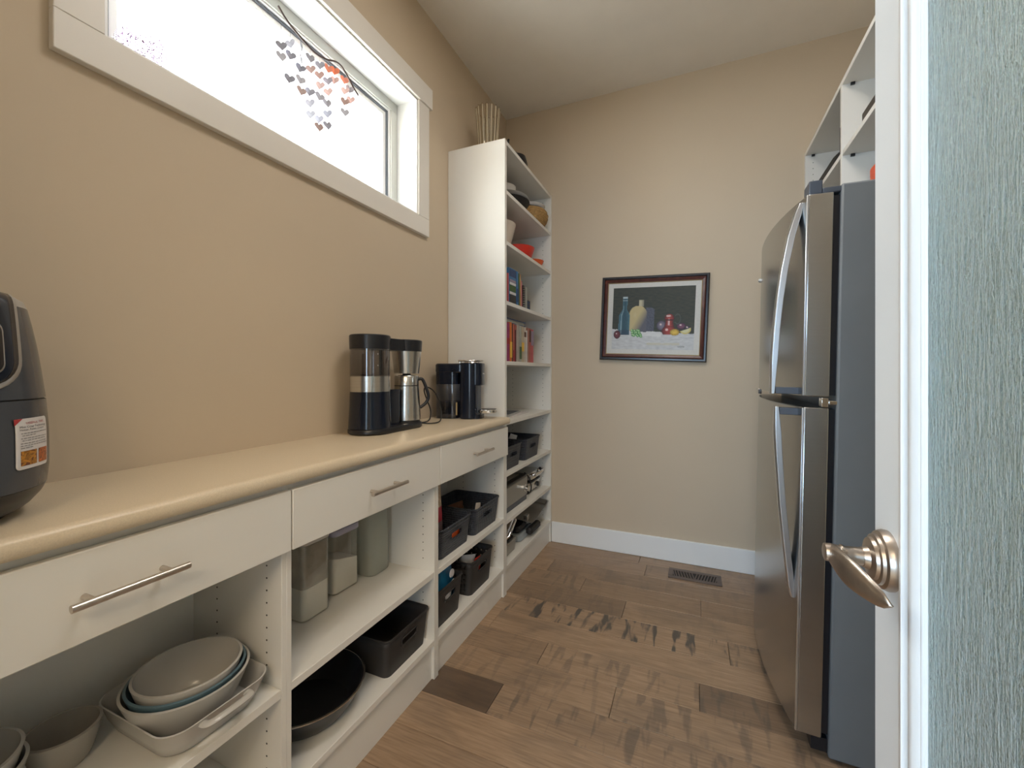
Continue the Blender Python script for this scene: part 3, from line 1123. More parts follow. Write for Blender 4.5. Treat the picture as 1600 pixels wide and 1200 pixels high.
text_on_sticker('USEFUL TIPS', 0.25, 0.885, 0.062, 'ink_red', 0.58)
text_on_sticker('Max Crisp Technology', 0.09, 0.815, 0.060, 'ink', 0.83)
text_on_sticker('Hotter, Faster, Crispier', 0.09, 0.762, 0.055, 'ink', 0.74)
mb = MB()
rl = random.Random(3)
for v, u0, u1 in ((0.700, 0.11, 0.94), (0.655, 0.14, 0.52), (0.600, 0.11, 0.92), (0.555, 0.14, 0.86), (0.500, 0.10, 0.90), (0.455, 0.10, 0.94), (0.410, 0.10, 0.42)):
    u = u0
    while u < u1:
        L_ = min(rl.uniform(0.03, 0.11), u1 - u)
        q = [mb.bm.verts.new(lab_pt(a_, b_)) for a_, b_ in ((u, v), (u + L_, v), (u + L_, v + 0.016), (u, v + 0.016))]
        mb.bm.faces.new(q)
        u += L_ + 0.018
o = mb.build('fine_print', 'ink_grey', lab, smooth=0)
o['kind'] = 'stuff'


def fries(seed):
    r_ = random.Random(seed)
    sticks = [(r_.random(), r_.random(), r_.uniform(0, pi), r_.uniform(0.25, 0.6), r_.uniform(0.04, 0.075), r_.uniform(0.55, 1.1)) for _ in range(40)]

    def f(u, v):
        c = (0.16, 0.035, 0.01)
        for x, y, a, l, w_, b in sticks:
            dx, dy = u - x, v - y
            s, t = dx * cos(a) + dy * sin(a), -dx * sin(a) + dy * cos(a)
            if abs(s) < l / 2 and abs(t) < w_:
                k = b * (1.0 - 0.5 * abs(t) / w_)
                c = (0.72 * k, (0.30 if seed == 1 else 0.17) * k, 0.035 * k)
        return c
    return f


for s, (u0, u1) in ((1, (0.10, 0.535)), (2, (0.60, 0.95))):
    colour_grid('sticker_photo', 30, 26, lambda u, v, u0=u0, u1=u1: lab_pt(u0 + (u1 - u0) * u, 0.07 + 0.29 * v), fries(s), 'attr_print', lab)
mb = MB()
q = [mb.bm.verts.new(lab_pt(a_, b_, 0.0021)) for a_, b_ in ((-0.03, 0.87), (0.06, 0.93), (0.17, 1.0), (-0.03, 1.0))]
mb.bm.faces.new(q)
mb.build('sticker_corner', 'ink_red', lab, smooth=0)

# ------------------------------------------------------------------ drip coffee maker with its thermal carafe
CM = root('coffee_maker', 'tall black coffee maker with glass water tank and steel brew basket', 'coffee maker', (0.112, 1.256, CT), (0, 0, radians(-4)))
CY = 0.203
CM.scale = (1, 1, 0.955)
mb = MB()
ring = []
for k in range(17):
    a_ = pi + pi * k / 16
    ring.append((0.080 * cos(a_), 0.080 * sin(a_)))
for k in range(17):
    a_ = pi * k / 16
    ring.append((0.064 * cos(a_), CY + 0.064 * sin(a_)))
mb.rings([[(x * s_, (y - 0.1) * s_ + 0.1, z) for x, y in ring] for s_, z in ((0.95, 0), (1.0, 0.006), (1.0, 0.018), (0.97, 0.024))])
mb.build('base', 'black', CM, smooth=40)
mb = MB()
mb.lathe([(0.0785, 0.024), (0.0745, 0.10), (0.0725, 0.166)], 48)
rbox(mb, 0.0, 0.085, 0.060, 0.10, 0.024, 0.170, 0.012)
mb.build('lower_body', 'navy', CM)
MB().lathe([(0.0735, 0.166), (0.0735, 0.226), (0.070, 0.226), (0.070, 0.166)], 48, caps=(False, False)).build('steel_band', 'steel', CM)
MB().lathe([(0.0725, 0.226), (0.0725, 0.332), (0.0700, 0.332), (0.0700, 0.229), (0.0, 0.229)], 48, caps=(False, False)).build('water_tank', 'coffee_glass', CM)
mb = MB()
mb.tube([(-0.02, 0.0, 0.2275), (-0.02, 0, 0.233)], 0.022, 16)
mb.tube([(0.0, 0.055, 0.23), (0.0, 0.055, 0.332)], 0.007, 10)
mb.build('tank_fittings', 'black', CM)
MB().lathe([(0.0, 0.332), (0.0745, 0.332), (0.0752, 0.384), (0.072, 0.388), (0.0, 0.390)], 48, caps=(False, False)).build('tank_lid', 'black', CM)
MB().lathe([(0.0, 0.236), (0.051, 0.236), (0.0615, 0.332), (0.0, 0.332)], 48, (0, CY, 0), caps=(False, False)).build('brew_basket', 'steel', CM)
mb = MB()
mb.lathe([(0.0, 0.332), (0.0625, 0.332), (0.0650, 0.378), (0.062, 0.382), (0.0, 0.383)], 48, (0, CY, 0), caps=(False, False))
rbox(mb, 0, 0.115, 0.075, 0.12, 0.332, 0.380, 0.01)
mb.build('basket_lid', 'black', CM)
MB().lathe([(0.0, 0.222), (0.020, 0.222), (0.016, 0.237), (0.0, 0.237)], 24, (0, CY, 0), caps=(False, False)).build('drip_spout', 'black', CM)
MB().lathe([(0.0, 0.024), (0.056, 0.024), (0.055, 0.029), (0.0, 0.029)], 32, (0, CY, 0), caps=(False, False)).build('warming_plate', 'black_matte', CM)
for k, z in enumerate((0.268, 0.312)):
    mb = MB()
    mb.lathe([(0.0015, -0.0003), (0.0015, 0.0004)], 8, (0.0726 * cos(radians(-22)), 0.0726 * sin(radians(-22)), z), Matrix.Rotation(radians(90), 4, 'Y'))
    mb.build('level_mark', 'bag_white', CM)
cord = [(0.0, CY + 0.06, 0.016), (0.03, CY + 0.10, 0.006), (0.045, CY + 0.155, 0.006), (0.040, CY + 0.185, 0.02), (0.028, CY + 0.20, 0.06), (0.018, CY + 0.195, 0.11), (0.010, CY + 0.165, 0.155), (0.0, CY + 0.13, 0.172),
        (-0.012, CY + 0.13, 0.155), (-0.012, CY + 0.15, 0.11), (-0.004, CY + 0.165, 0.06), (0.002, CY + 0.15, 0.018), (-0.01, CY + 0.12, 0.006), (-0.05, CY + 0.10, 0.006), (-0.09, CY + 0.10, 0.006)]


def smooth_path(p, n=6):
    p = [Vector(q) for q in p]
    out = []
    for i in range(len(p) - 1):
        p0, p1, p2, p3 = p[max(i - 1, 0)], p[i], p[i + 1], p[min(i + 2, len(p) - 1)]
        for k in range(n):
            t = k / n
            out.append(0.5 * ((2 * p1) + (p2 - p0) * t + (2 * p0 - 5 * p1 + 4 * p2 - p3) * t * t + (3 * p1 - p0 - 3 * p2 + p3) * t ** 3))
    return out + [p[-1]]


MB().tube(smooth_path(cord), 0.0030, 8).build('power_cord', 'black_matte', CM, smooth=60)
cw_ = CM.matrix_basis @ Vector((0, CY, 0.0297))
mwc = Matrix.Translation((0.112, 1.256, CT)) @ Matrix.Rotation(radians(-4), 4, 'Z')
cpos = mwc @ Vector((0, CY, 0.0284))
TC = root('thermal_carafe', 'brushed steel thermal carafe standing in the coffee maker', 'carafe', cpos)
MB().lathe([(0.0, 0.0), (0.0545, 0.0), (0.0575, 0.004), (0.0575, 0.02), (0.0545, 0.08), (0.0505, 0.135), (0.0495, 0.148), (0.0495, 0.184), (0.047, 0.188), (0.0, 0.188)], 48, caps=(False, False)).build('body', 'steel', TC)
MB().lathe([(0.0, 0.188), (0.040, 0.188), (0.030, 0.1905), (0.0, 0.191)], 32, caps=(False, False)).build('lid', 'black', TC)
ha = radians(40)
hp_ = [(0.047, 0.172), (0.062, 0.174), (0.073, 0.158), (0.088, 0.115), (0.090, 0.092), (0.078, 0.070), (0.055, 0.052)]
MB().tube(smooth_path([(r_ * cos(ha), r_ * sin(ha), z) for r_, z in hp_]), 0.0095, 10, rz=0.007).build('handle', 'black', TC, smooth=60)
MB().lathe([(0.0498, 0.145), (0.0502, 0.1465), (0.0498, 0.148)], 48, caps=(False, False)).build('band', 'black_matte', TC)

# ------------------------------------------------------------------ capsule coffee machine
KM = root('capsule_machine', 'black capsule coffee machine with chrome tray beside the tall unit', 'coffee machine', (0.168, 1.868, CT), (0, 0, radians(12)))
mb = MB()
rbox(mb, -0.075, 0.0, 0.118, 0.125, 0.0, 0.172, 0.03, rim=0.003)
mb.build('water_tank', 'smoke', KM)
mb = MB()
rbox(mb, -0.075, 0.0, 0.110, 0.117, 0.004, 0.085, 0.027)
mb.build('water', 'smoke', KM)
mb = MB()
rbox(mb, -0.055, 0.0, 0.165, 0.130, 0.228, 0.274, 0.034, rim=0.006)
rbox(mb, -0.075, 0.0, 0.120, 0.127, 0.172, 0.232, 0.031)
mb.build('tank_lid', 'navy', KM)
mb = MB()
rbox(mb, 0.035, 0.0, 0.088, 0.135, 0.0, 0.277, 0.034, rim=0.004)
mb.build('body', 'navy', KM)
mb = MB()
rbox(mb, 0.068, 0.0, 0.070, 0.105, 0.165, 0.277, 0.034, rim=0.004)
mb.build('brew_head', 'navy', KM)
mb = MB()
rbox(mb, 0.068, 0.0, 0.030, 0.070, 0.02, 0.165, 0.010)
mb.build('spout_panel', 'fridge_grey', KM)
mb = MB()
mb.tube(smooth_path([(-0.01, -0.050, 0.288), (0.03, -0.058, 0.288), (0.075, -0.046, 0.288), (0.098, 0, 0.288), (0.075, 0.046, 0.288), (0.03, 0.058, 0.288), (-0.01, 0.050, 0.288)]), 0.008, 10, rz=0.005)
mb.tube([(-0.004, -0.050, 0.277), (-0.004, -0.050, 0.288)], 0.006, 8)
mb.tube([(-0.004, 0.050, 0.277), (-0.004, 0.050, 0.288)], 0.006, 8)
mb.build('lever', 'chrome', KM, smooth=60)
MB().lathe([(0.0, 0.276), (0.040, 0.276), (0.036, 0.283), (0.0, 0.284)], 32, (0.04, 0, 0), caps=(False, False)).build('lid_button', 'steel', KM)
mb = MB()
rbox(mb, 0.125, 0.0, 0.095, 0.098, 0.030, 0.046, 0.035, rim=0.003)
mb.build('drip_tray', 'chrome', KM)
mb = MB()
rbox(mb, 0.128, 0.0, 0.076, 0.080, 0.046, 0.0475, 0.028)
mb.build('tray_grate', 'black', KM)
mb = MB()
rbox(mb, 0.055, 0.0, 0.090, 0.10, 0.0, 0.020, 0.03)
mb.build('base', 'navy', KM)
MB().box(0.1025, 0.1035, -0.014, 0.014, 0.222, 0.227).build('front_mark', 'paper', KM)
MB().box(-0.0205, -0.0135, -0.0655, -0.0640, 0.02, 0.082).build('side_plate', 'gilt', KM)

# ------------------------------------------------------------------ baskets
def basket(label, cx, cy, z, wx, wy, h, mname, weave=False, perf=False, group='dark storage baskets', taper=0.012, r=0.022, hs=(0.036, 0.062), slot_w=0.085):
    """open basket, its handle slot on the +x face; perf punches rows of small square holes."""
    rt = root('storage_basket', label, 'basket', (cx, cy, z + 0.0003), group=group)
    # outline parameter: list of (x, y) on the unit-size top rectangle, with flags
    def side(n0, n1):
        if perf:
            k = max(2, int(abs(n1 - n0) / 0.026))
            out = []
            for i in range(k):
                a_ = n0 + (n1 - n0) * (i + 0.36) / k
                b_ = n0 + (n1 - n0) * (i + 0.64) / k
                out += [a_, b_]
            return out
        return [n0 + (n1 - n0) * i / 6 for i in range(1, 6)]
    hx, hy = wx / 2, wy / 2
    pts = []          # (x, y, kind)
    def corner(cx_, cy_, a0):
        for k in range(5):
            a_ = radians(a0 + 90 * k / 4)
            pts.append((cx_ + r * cos(a_), cy_ + r * sin(a_), 'c'))
    # front face +x from -y to +y
    ys = [-(slot_w / 2) - 0.006, -slot_w / 2, -slot_w / 2 + 0.008, 0, slot_w / 2 - 0.008, slot_w / 2, slot_w / 2 + 0.006]
    for yv in ys:
        pts.append((hx, yv, 'f'))
    corner(hx - r, hy - r, 0)
    for xv in side(hx - r, -hx + r):
        pts.append((xv, hy, 's'))
    corner(-hx + r, hy - r, 90)
    for yv in side(hy - r, -hy + r):
        pts.append((-hx, yv, 's'))
    corner(-hx + r, -hy + r, 180)
    for xv in side(-hx + r, hx - r):
        pts.append((xv, -hy, 's'))
    corner(hx - r, -hy + r, 270)
    n = len(pts)
    st, sb = h - hs[0], h - hs[1]
    zs = [0.0, 0.006]
    holes = set()
    if perf:
        k = max(2, int((h - 0.03) / 0.024))
        for i in range(k):
            a_ = 0.012 + (h - 0.03) * (i + 0.36) / k
            b_ = 0.012 + (h - 0.03) * (i + 0.64) / k
            holes.add(len(zs))
            zs += [a_, b_]
        zs_extra = [st, st - 0.005, sb, sb + 0.005]
        lv = sorted([(q, 1 if i in holes else 0) for i, q in enumerate(zs)] + [(q, 2) for q in zs_extra] + [(h, 0)])
    else:
        lv = sorted([(q, 0) for q in zs] + [(q, 2) for q in (st, st - 0.005, sb, sb + 0.005)] + [(sb * 0.35, 0), (sb * 0.7, 0), (h, 0)])
    mb = MB()
    grid = []
    for zz, fl_ in lv:
        t = taper * (1 - zz / h)
        row = []
        for x, y, k_ in pts:
            sx, sy = (hx - t) / hx, (hy - t) / hy
            row.append(mb.bm.verts.new((x * sx, y * sy, zz)))
        grid.append(row)
    open_rows = []
    if perf:
        base = sorted(q for i, q in enumerate(zs) if i in holes)
    for a_ in range(len(lv) - 1):
        z0_, z1_ = lv[a_][0], lv[a_ + 1][0]
        zm = (z0_ + z1_) / 2
        in_slot = sb < zm < st
        in_mid = sb + 0.005 < zm < st - 0.005
        punched = False
        if perf:
            kk = max(2, int((h - 0.03) / 0.024))
            for i in range(kk):
                if 0.012 + (h - 0.03) * (i + 0.36) / kk < zm < 0.012 + (h - 0.03) * (i + 0.64) / kk:
                    punched = True
        for b_ in range(n):
            c_ = (b_ + 1) % n
            p, q_ = pts[b_], pts[c_]
            if p[2] == 'f' and q_[2] == 'f' and in_slot:
                ym = abs((p[1] + q_[1]) / 2)
                if ym < slot_w / 2 - 0.008 or (ym < slot_w / 2 and in_mid):
                    continue
            if punched and p[2] == 's' and q_[2] == 's' and hypot(p[0] - q_[0], p[1] - q_[1]) < 0.0095:
                continue
            mb.bm.faces.new((grid[a_][b_], grid[a_][c_], grid[a_ + 1][c_], grid[a_ + 1][b_]))
    mb.bm.faces.new(grid[0][::-1])
    mb.build('shell', mname, rt, solid=0.0028, smooth=30)
    lip = []
    m_ = MB()
    path = [(x, y, h) for x, y, k_ in pts]
    rr = [[(x * (1 + dx), y * (1 + dx * wx / wy), h + dz_) for x, y, k_ in pts] for dx, dz_ in ((0.024, -0.006), (0.030, -0.002), (0.026, 0.0015), (-0.004, 0.0015), (-0.010, -0.002), (0.0, -0.006))]
    m_.rings(rr + [rr[0]], (False, False))
    m_.build('rim', mname, rt, smooth=60)
    m_ = MB()
    pp = []
    for k in range(25):
        a_ = 2 * pi * k / 24
        yy = max(-1, min(1, 1.6 * cos(a_))) * slot_w / 2
        z_ = (st + sb) / 2 + max(-1, min(1, 1.25 * sin(a_))) * (st - sb) / 2
        pp.append(((hx - taper * (1 - z_ / h)) + 0.0016, yy, z_))
    m_.tube(pp, 0.0022, 6)
    m_.build('handle_rim', mname, rt, smooth=60)
    return rt


basket('dark grey woven basket with a tall pink bag, left of two on the middle shelf', 0.190, 1.545, HB, 0.262, 0.252, 0.122, 'weave', group='dark grey woven baskets in the last base cabinet')
basket('dark grey woven plastic basket against the tall unit, right of two on the middle shelf', 0.196, 1.828, HB, 0.258, 0.262, 0.122, 'weave', group='dark grey woven baskets in the last base cabinet')
basket('brown-black perforated basket holding a blue bag, left of two on the lowest shelf', 0.200, 1.486, HTOP, 0.250, 0.205, 0.150, 'basket2', perf=True, group='perforated baskets in the last base cabinet')
basket('brown-black perforated basket holding white and red wrappers, right of two on the lowest shelf', 0.196, 1.768, HTOP, 0.262, 0.222, 0.152, 'basket2', perf=True, group='perforated baskets in the last base cabinet')
basket('empty brown-black basket on the lowest shelf of the middle cabinet beside the big pan', 0.190, 1.216, HTOP, 0.272, 0.236, 0.128, 'basket2', group='dark storage baskets', hs=(0.030, 0.056))
basket('small navy woven basket at the left on the tall unit shelf just below worktop height', 0.196, 2.146, 0.630, 0.262, 0.225, 0.125, 'weave', group='navy baskets in the tall unit')
basket('small navy woven basket at the right on the tall unit shelf just below worktop height', 0.196, 2.452, 0.630, 0.258, 0.250, 0.125, 'weave', group='navy baskets in the tall unit')


def pouch(mb, c, w, h, t, rot=(0, 0, 0), seed=1, mi=0, n=12, m=14):
    """crumpled pillow bag: width w (local x), height h (local z), thickness t (local y)."""
    R = Matrix.Translation(c) @ Matrix.Rotation(rot[2], 4, 'Z') @ Matrix.Rotation(rot[0], 4, 'X') @ Matrix.Rotation(rot[1], 4, 'Y')
    rings = []
    for jj in range(m + 1):
        v = jj / m
        prof = max(0.03, sin(pi * v) ** 0.55)
        ring = []
        for k in range(2 * n):
            a_ = 2 * pi * k / (2 * n)
            x = w / 2 * (0.94 + 0.06 * prof) * cos(a_)
            y = t / 2 * prof * sin(a_) * (1 - 0.2 * abs(cos(a_)))
            nz_ = mnoise.noise(Vector((x * 26 + seed * 7.1, v * 6, sin(a_) * 2)))
            ring.append(R @ Vector((x + 0.05 * w * nz_ * 0.5, y + t * 0.18 * nz_ * prof, h * v)))
        rings.append(ring)
    return mb.rings(rings, (True, True), mi)


def crumple(name, label, cat, mname, c, w, h, t, rot, seed, parts=(), group=None):
    mb = MB()
    pouch(mb, (0, 0, 0), w, h, t, rot, seed)
    o = mb.build(name, mname, None, c, smooth=40)
    tag(o, label, cat, group)
    return o


# pink snack bag standing in the woven basket
pb = root('snack_bag', 'tall pink bag with tan printed top standing in a woven basket', 'bag', (0.225, 1.505, HB + 0.008))
for nm, mm, z0, z1 in (('bag_bottom', 'bag_grey', 0, 0.115), ('bag_middle', 'bag_pink', 0.115, 0.175), ('bag_top', 'bag_tan', 0.175, 0.285)):
    mb = MB()
    rings = []
    for k in range(7):
        z = z0 + (z1 - z0) * k / 6
        v = z / 0.285
        wv, tv = 0.056 * (1 - 0.25 * v), 0.035 * (1 - 0.82 * v ** 1.5) + 0.002
        rings.append([(tv * sin(2 * pi * q / 20) + 0.01 * v, wv * cos(2 * pi * q / 20) * (1 + 0.05 * mnoise.noise(Vector((q * 0.9, z * 40, 1)))), z) for q in range(20)])
    mb.rings(rings)
    mb.build(nm, mm, pb, smooth=50)
crumple('snack_packet', 'orange snack packet seen through the left woven basket handle', 'packet', 'tangerine', (0.292, 1.560, HB + 0.012), 0.10, 0.078, 0.024, (0, 0, radians(90)), 4)
crumple('snack_packet', 'dark brown packet lying at the back of the right woven basket', 'packet', 'wood', (0.12, 1.84, HB + 0.012), 0.16, 0.075, 0.05, (0, 0, radians(80)), 5)
crumple('cracker_packet', 'small pale packet tip showing over the right woven basket edge', 'packet', 'cream', (0.285, 1.775, HB + 0.010), 0.045, 0.118, 0.02, (0, 0.2, radians(85)), 6)
bb = root('snack_bag', 'shiny blue snack bag with white print in a perforated basket', 'bag', (0.283, 1.500, HTOP + 0.006))
mb = MB()
pouch(mb, (0, 0, 0), 0.150, 0.205, 0.05, (radians(-5), 0, radians(86)), 9)
mb.build('bag', 'bag_blue', bb, smooth=40)
for k, (yy, zz, s_) in enumerate(((0.018, 0.165, 0.018), (-0.045, 0.12, 0.013), (0.03, 0.115, 0.020))):
    MB().lathe([(s_, 0), (s_ * 0.9, 0.003), (0.0, 0.004)], 14, (0.027, yy, zz), Matrix.Rotation(radians(90), 4, 'Y'), caps=(True, False)).build('print_spot', 'bag_white' if k != 1 else 'navy', bb)
crumple('sachet', 'pale blue and white sachet behind the handle hole of the left perforated basket', 'packet', 'bag_white', (0.3125, 1.478, HTOP + 0.07), 0.05, 0.06, 0.010, (0, 0.2, radians(90)), 11)
crumple('wrapper', 'crumpled white wrapper on top in the right perforated basket', 'packet', 'bag_white', (0.235, 1.735, HTOP + 0.06), 0.085, 0.10, 0.05, (0.3, 0.2, radians(60)), 12)
crumple('wrapper', 'red wrapper beside the white one in the right perforated basket', 'packet', 'red', (0.292, 1.775, HTOP + 0.055), 0.06, 0.075, 0.022, (0, 0.1, radians(90)), 13)
crumple('wrapper', 'dark brown wrapper filling the bottom of the right perforated basket', 'packet', 'wood', (0.19, 1.79, HTOP + 0.008), 0.17, 0.07, 0.10, (0, 0, radians(80)), 14)
crumple('cable_bundle', 'dark bundle with pale tip in the left small navy basket', 'bundle', 'fridge_grey', (0.22, 2.12, 0.638), 0.17, 0.105, 0.10, (0, 0, radians(80)), 15)
crumple('paper_roll', 'copper brown roll lying across the left small navy basket', 'roll', 'wood', (0.10, 2.17, 0.70), 0.20, 0.085, 0.05, (0, 0, radians(85)), 16)
crumple('pouch', 'pale grey pouch on top in the right small navy basket', 'pouch', 'bag_white', (0.19, 2.40, 0.70), 0.07, 0.075, 0.03, (0.2, 0.3, radians(70)), 17)

# ------------------------------------------------------------------ food containers in the middle base cabinet
def container(label, cx, cy, wx, wy, h, wall, lidmat, fillh=None, slope=0.0, filllabel=None, dusty=False):
    rt = root('food_container', label, 'container', (cx, cy, HB + 0.0004), group='clear food containers')
    m_ = MB()
    outl = rrect(0, 0, wx, wy, 0.018)
    inn = rrect(0, 0, wx - 0.004, wy - 0.004, 0.016)
    m_.rings([[(x, y, 0) for x, y in rrect(0, 0, wx - 0.006, wy - 0.006, 0.016)], [(x, y, 0.005) for x, y in outl], [(x, y, h) for x, y in outl], [(x, y, h) for x, y in inn], [(x, y, 0.004) for x, y in inn]])
    m_.build('tub', wall, rt, smooth=50)
    m_ = MB()
    rbox(m_, 0, 0, wx + 0.004, wy + 0.004, h + 0.0005, h + 0.022, 0.02, rim=0.003)
    m_.build('lid', lidmat, rt, smooth=50)
    if dusty:
        m_ = MB()
        i_ = rrect(0, 0, wx - 0.0056, wy - 0.0056, 0.0152)
        m_.rings([[(x, y, fillh - 0.004 + 0.012 * mnoise.noise(Vector((x * 40, y * 40, 5)))) for x, y in i_], [(x, y, h * 0.75) for x, y in i_], [(x, y, h - 0.002) for x, y in i_]], (False, False))
        m_.build('flour_dust', 'haze', rt, smooth=50)
    if fillh:
        m_ = MB()
        o_ = rrect(0, 0, wx - 0.0052, wy - 0.0052, 0.0155)
        top = [(x, y, fillh + slope * (y / wy) + 0.25 * slope * (-x / wx) + 0.006 * mnoise.noise(Vector((x * 30, y * 30, 2)))) for x, y in o_]
        m_.rings([[(x, y, 0.0046) for x, y in o_], top])
        f_ = m_.build('flour', 'flour', None, (cx, cy, HB + 0.0004), smooth=40)
        tag(f_, filllabel, 'flour', None, 'stuff')
    return rt


container('clear container dusted inside, with flour in its lower third, nearest the camera', 0.113, 0.958, 0.120, 0.105, 0.228, 'clear', 'silver', 0.098, 0.0, 'white flour filling the bottom of the dusty container', True)
container('clear container with a lilac lid and white flour sloping inside, second along', 0.078, 1.118, 0.118, 0.118, 0.196, 'clear', 'lilac_lid', 0.105, -0.03, 'white flour sloping in the container with the lilac lid')
jg = root('plastic_jug', 'cloudy empty plastic jug standing behind, farthest of the three containers', 'container', (0.105, 1.262, HB + 0.0004), group='clear food containers')
mb = MB()
rbox(mb, 0, 0, 0.118, 0.112, 0.0, 0.270, 0.034, rim=0.006)
mb.build('bottle', 'milky', jg, smooth=50)
mb = MB()
rbox(mb, 0, 0, 0.09, 0.09, 0.270, 0.300, 0.03, rim=0.004)
mb.build('cap', 'milky', jg, smooth=50)

# big black pan on the lowest shelf of the middle cabinet
wk = root('large_pan', 'very large black nonstick pan on the lowest shelf of the middle cabinet', 'pan', (0.176, 0.912, HTOP + 0.0004))
MB().lathe(bowl_prof(0.166, 0.082, 0.004, 0.62), 64, caps=(False, False)).build('body', 'black', wk)
MB().lathe([(0.1655, 0.0815), (0.1685, 0.0805), (0.1685, 0.0840), (0.1635, 0.0842), (0.1620, 0.0825)], 64, caps=(False, False)).build('rim', 'steel', wk)

# ------------------------------------------------------------------ bowls and dishes in the near base cabinet
bd = root('baking_dish', 'rectangular grey-white baking dish with end handles, under the nested bowls', 'baking dish', (0.208, 0.574, HB + 0.0003))
mb = MB()
W2, D2 = 0.270, 0.222
lv = [(0.0, 0.80, 0.80), (0.004, 0.84, 0.83), (0.03, 0.93, 0.92), (0.058, 0.99, 0.985), (0.061, 1.0, 1.0), (0.062, 0.985, 0.98), (0.058, 0.955, 0.95), (0.03, 0.90, 0.89), (0.008, 0.81, 0.80)]
mb.rings([[(x, y, z) for x, y in rrect(0, 0, W2 * sx, D2 * sy, 0.045, 7)] for z, sx, sy in lv])
mb.build('dish', 'ceramic', bd, smooth=50)
for s_ in (-1, 1):
    MB().tube(smooth_path([(s_ * 0.128, -0.045, 0.050), (s_ * 0.146, -0.040, 0.052), (s_ * 0.150, 0, 0.053), (s_ * 0.146, 0.040, 0.052), (s_ * 0.128, 0.045, 0.050)]), 0.009, 8, rz=0.006).build('handle', 'ceramic', bd, smooth=60)


def bowl(label, c, r, h, mname, foot=0.62, t=0.005, ripple=0.0, tilt=(0, 0, 0), group='nested stoneware bowls', name='bowl', cat='bowl', seg=64):
    o = MB().lathe(bowl_prof(r, h, t, foot, ripple=ripple), seg, caps=(False, False)).build(name, mname, None, c, smooth=50, rot=tilt)
    return tag(o, label, cat, group)


bowl('largest grey-white bowl, lowest of the nest of three round bowls', (0.222, 0.568, HB + 0.0106), 0.1150, 0.082, 'ceramic', 0.58)
bowl('blue-rimmed bowl between the two grey-white bowls of the nest', (0.223, 0.568, HB + 0.0166), 0.1070, 0.084, 'blueglaze', 0.585)
bowl('grey-white ribbed bowl on top of the nest of three round bowls', (0.226, 0.568, HB + 0.0226), 0.0985, 0.091, 'ceramic', 0.60, ripple=0.0012)
bowl('pale grey bowl at the near left of the shelf, in front of a taupe one', (0.150, 0.262, HB + 0.0004), 0.085, 0.095, 'ceramic', 0.5, group='loose bowls on the near shelf')
bowl('pale bowl nested inside the front left grey bowl', (0.150, 0.262, HB + 0.0144), 0.080, 0.105, 'ceramic', 0.45, group='loose bowls on the near shelf')
bowl('taupe bowl standing behind the pale grey bowls near the dish stack', (0.125, 0.403, HB + 0.0004), 0.056, 0.068, 'taupe', 0.6, group='loose bowls on the near shelf')

# ------------------------------------------------------------------ things in the tall shelving unit
vs = root('glass_vase', 'tall ribbed clear glass vase on top of the tall unit', 'vase', (0.155, 2.165, 2.3645))
mb = MB()
for prof_r, z in ():
    pass
n = 48
def ribring(r_, z):
    return [((r_ + (0.0035 if k % 3 == 0 else -0.001)) * cos(2 * pi * k / n), (r_ + (0.0035 if k % 3 == 0 else -0.001)) * sin(2 * pi * k / n), z + (0.006 if (k % 3 == 0 and z > 0.28) else 0)) for k in range(n)]
mb.rings([ribring(0.052, 0.0), ribring(0.056, 0.1), ribring(0.063, 0.2), ribring(0.071, 0.290), ribring(0.066, 0.290), ribring(0.058, 0.2), ribring(0.051, 0.1), ribring(0.047, 0.012)])
mb.build('vase', 'vase_glass', vs, smooth=20)
mb = MB()
for k in range(16):
    a_ = 2 * pi * k / 16
    mb.tube([(0.050 * cos(a_), 0.050 * sin(a_), 0.014), (0.0545 * cos(a_), 0.0545 * sin(a_), 0.1), (0.0615 * cos(a_), 0.0615 * sin(a_), 0.2), (0.0695 * cos(a_), 0.0695 * sin(a_), 0.286)], 0.0032, 6)
o = mb.build('rib', 'vase_rib', vs, smooth=60)
o['kind'] = 'stuff'
kt = root('black_kettle', 'small black kettle with an upright handle on top of the tall unit', 'kettle', (0.225, 2.400, 2.3645))
MB().lathe([(0.0, 0), (0.05, 0), (0.072, 0.03), (0.078, 0.07), (0.066, 0.115), (0.03, 0.135), (0.0, 0.138)], 36, caps=(False, False)).build('body', 'black', kt)
MB().lathe([(0.0, 0.136), (0.010, 0.136), (0.012, 0.148), (0.0, 0.150)], 16, caps=(False, False)).build('lid_knob', 'black', kt)
MB().tube(smooth_path([(0.0, -0.062, 0.09), (0.0, -0.09, 0.12), (0.0, -0.105, 0.165), (0.0, -0.098, 0.178)]), 0.006, 8).build('handle', 'black_matte', kt, smooth=60)

# shelf 8: plates, black pan, wicker basket
z8 = 2.1083
bp = root('black_skillet', 'black skillet with pale plates on it, on the second shelf from the top', 'skillet', (0.182, 2.345, z8))
MB().lathe(bowl_prof(0.150, 0.076, 0.005, 0.5), 48, caps=(False, False)).build('pan', 'black_matte', bp)
for k in range(3):
    tag(MB().lathe(bowl_prof(0.149 - 0.003 * k, 0.012, 0.003, 0.7), 48, caps=(False, False)).build('plate', 'plate', None, (0.182, 2.345, z8 + 0.0775 + 0.0065 * k)), ['pale plate lying on the black skillet, lowest of three', 'pale plate in the middle of three on the black skillet', 'pale plate lying uppermost on the black skillet'][k], 'plate', 'plates on the black skillet')
for k in range(4):
    bowl(['white bowl lowest in the stack on the black skillet', 'white bowl second from below on the skillet stack', 'white bowl third from below on the skillet stack', 'white bowl uppermost on the black skillet stack'][k], (0.172, 2.332, z8 + 0.0985 + 0.010 * k), 0.080, 0.040, 'plate', 0.5, group='white bowls stacked on the black skillet', seg=40, t=0.004)
wb_ = root('wicker_basket', 'round tan wicker basket at the right of the second shelf', 'basket', (0.236, 2.616, z8))
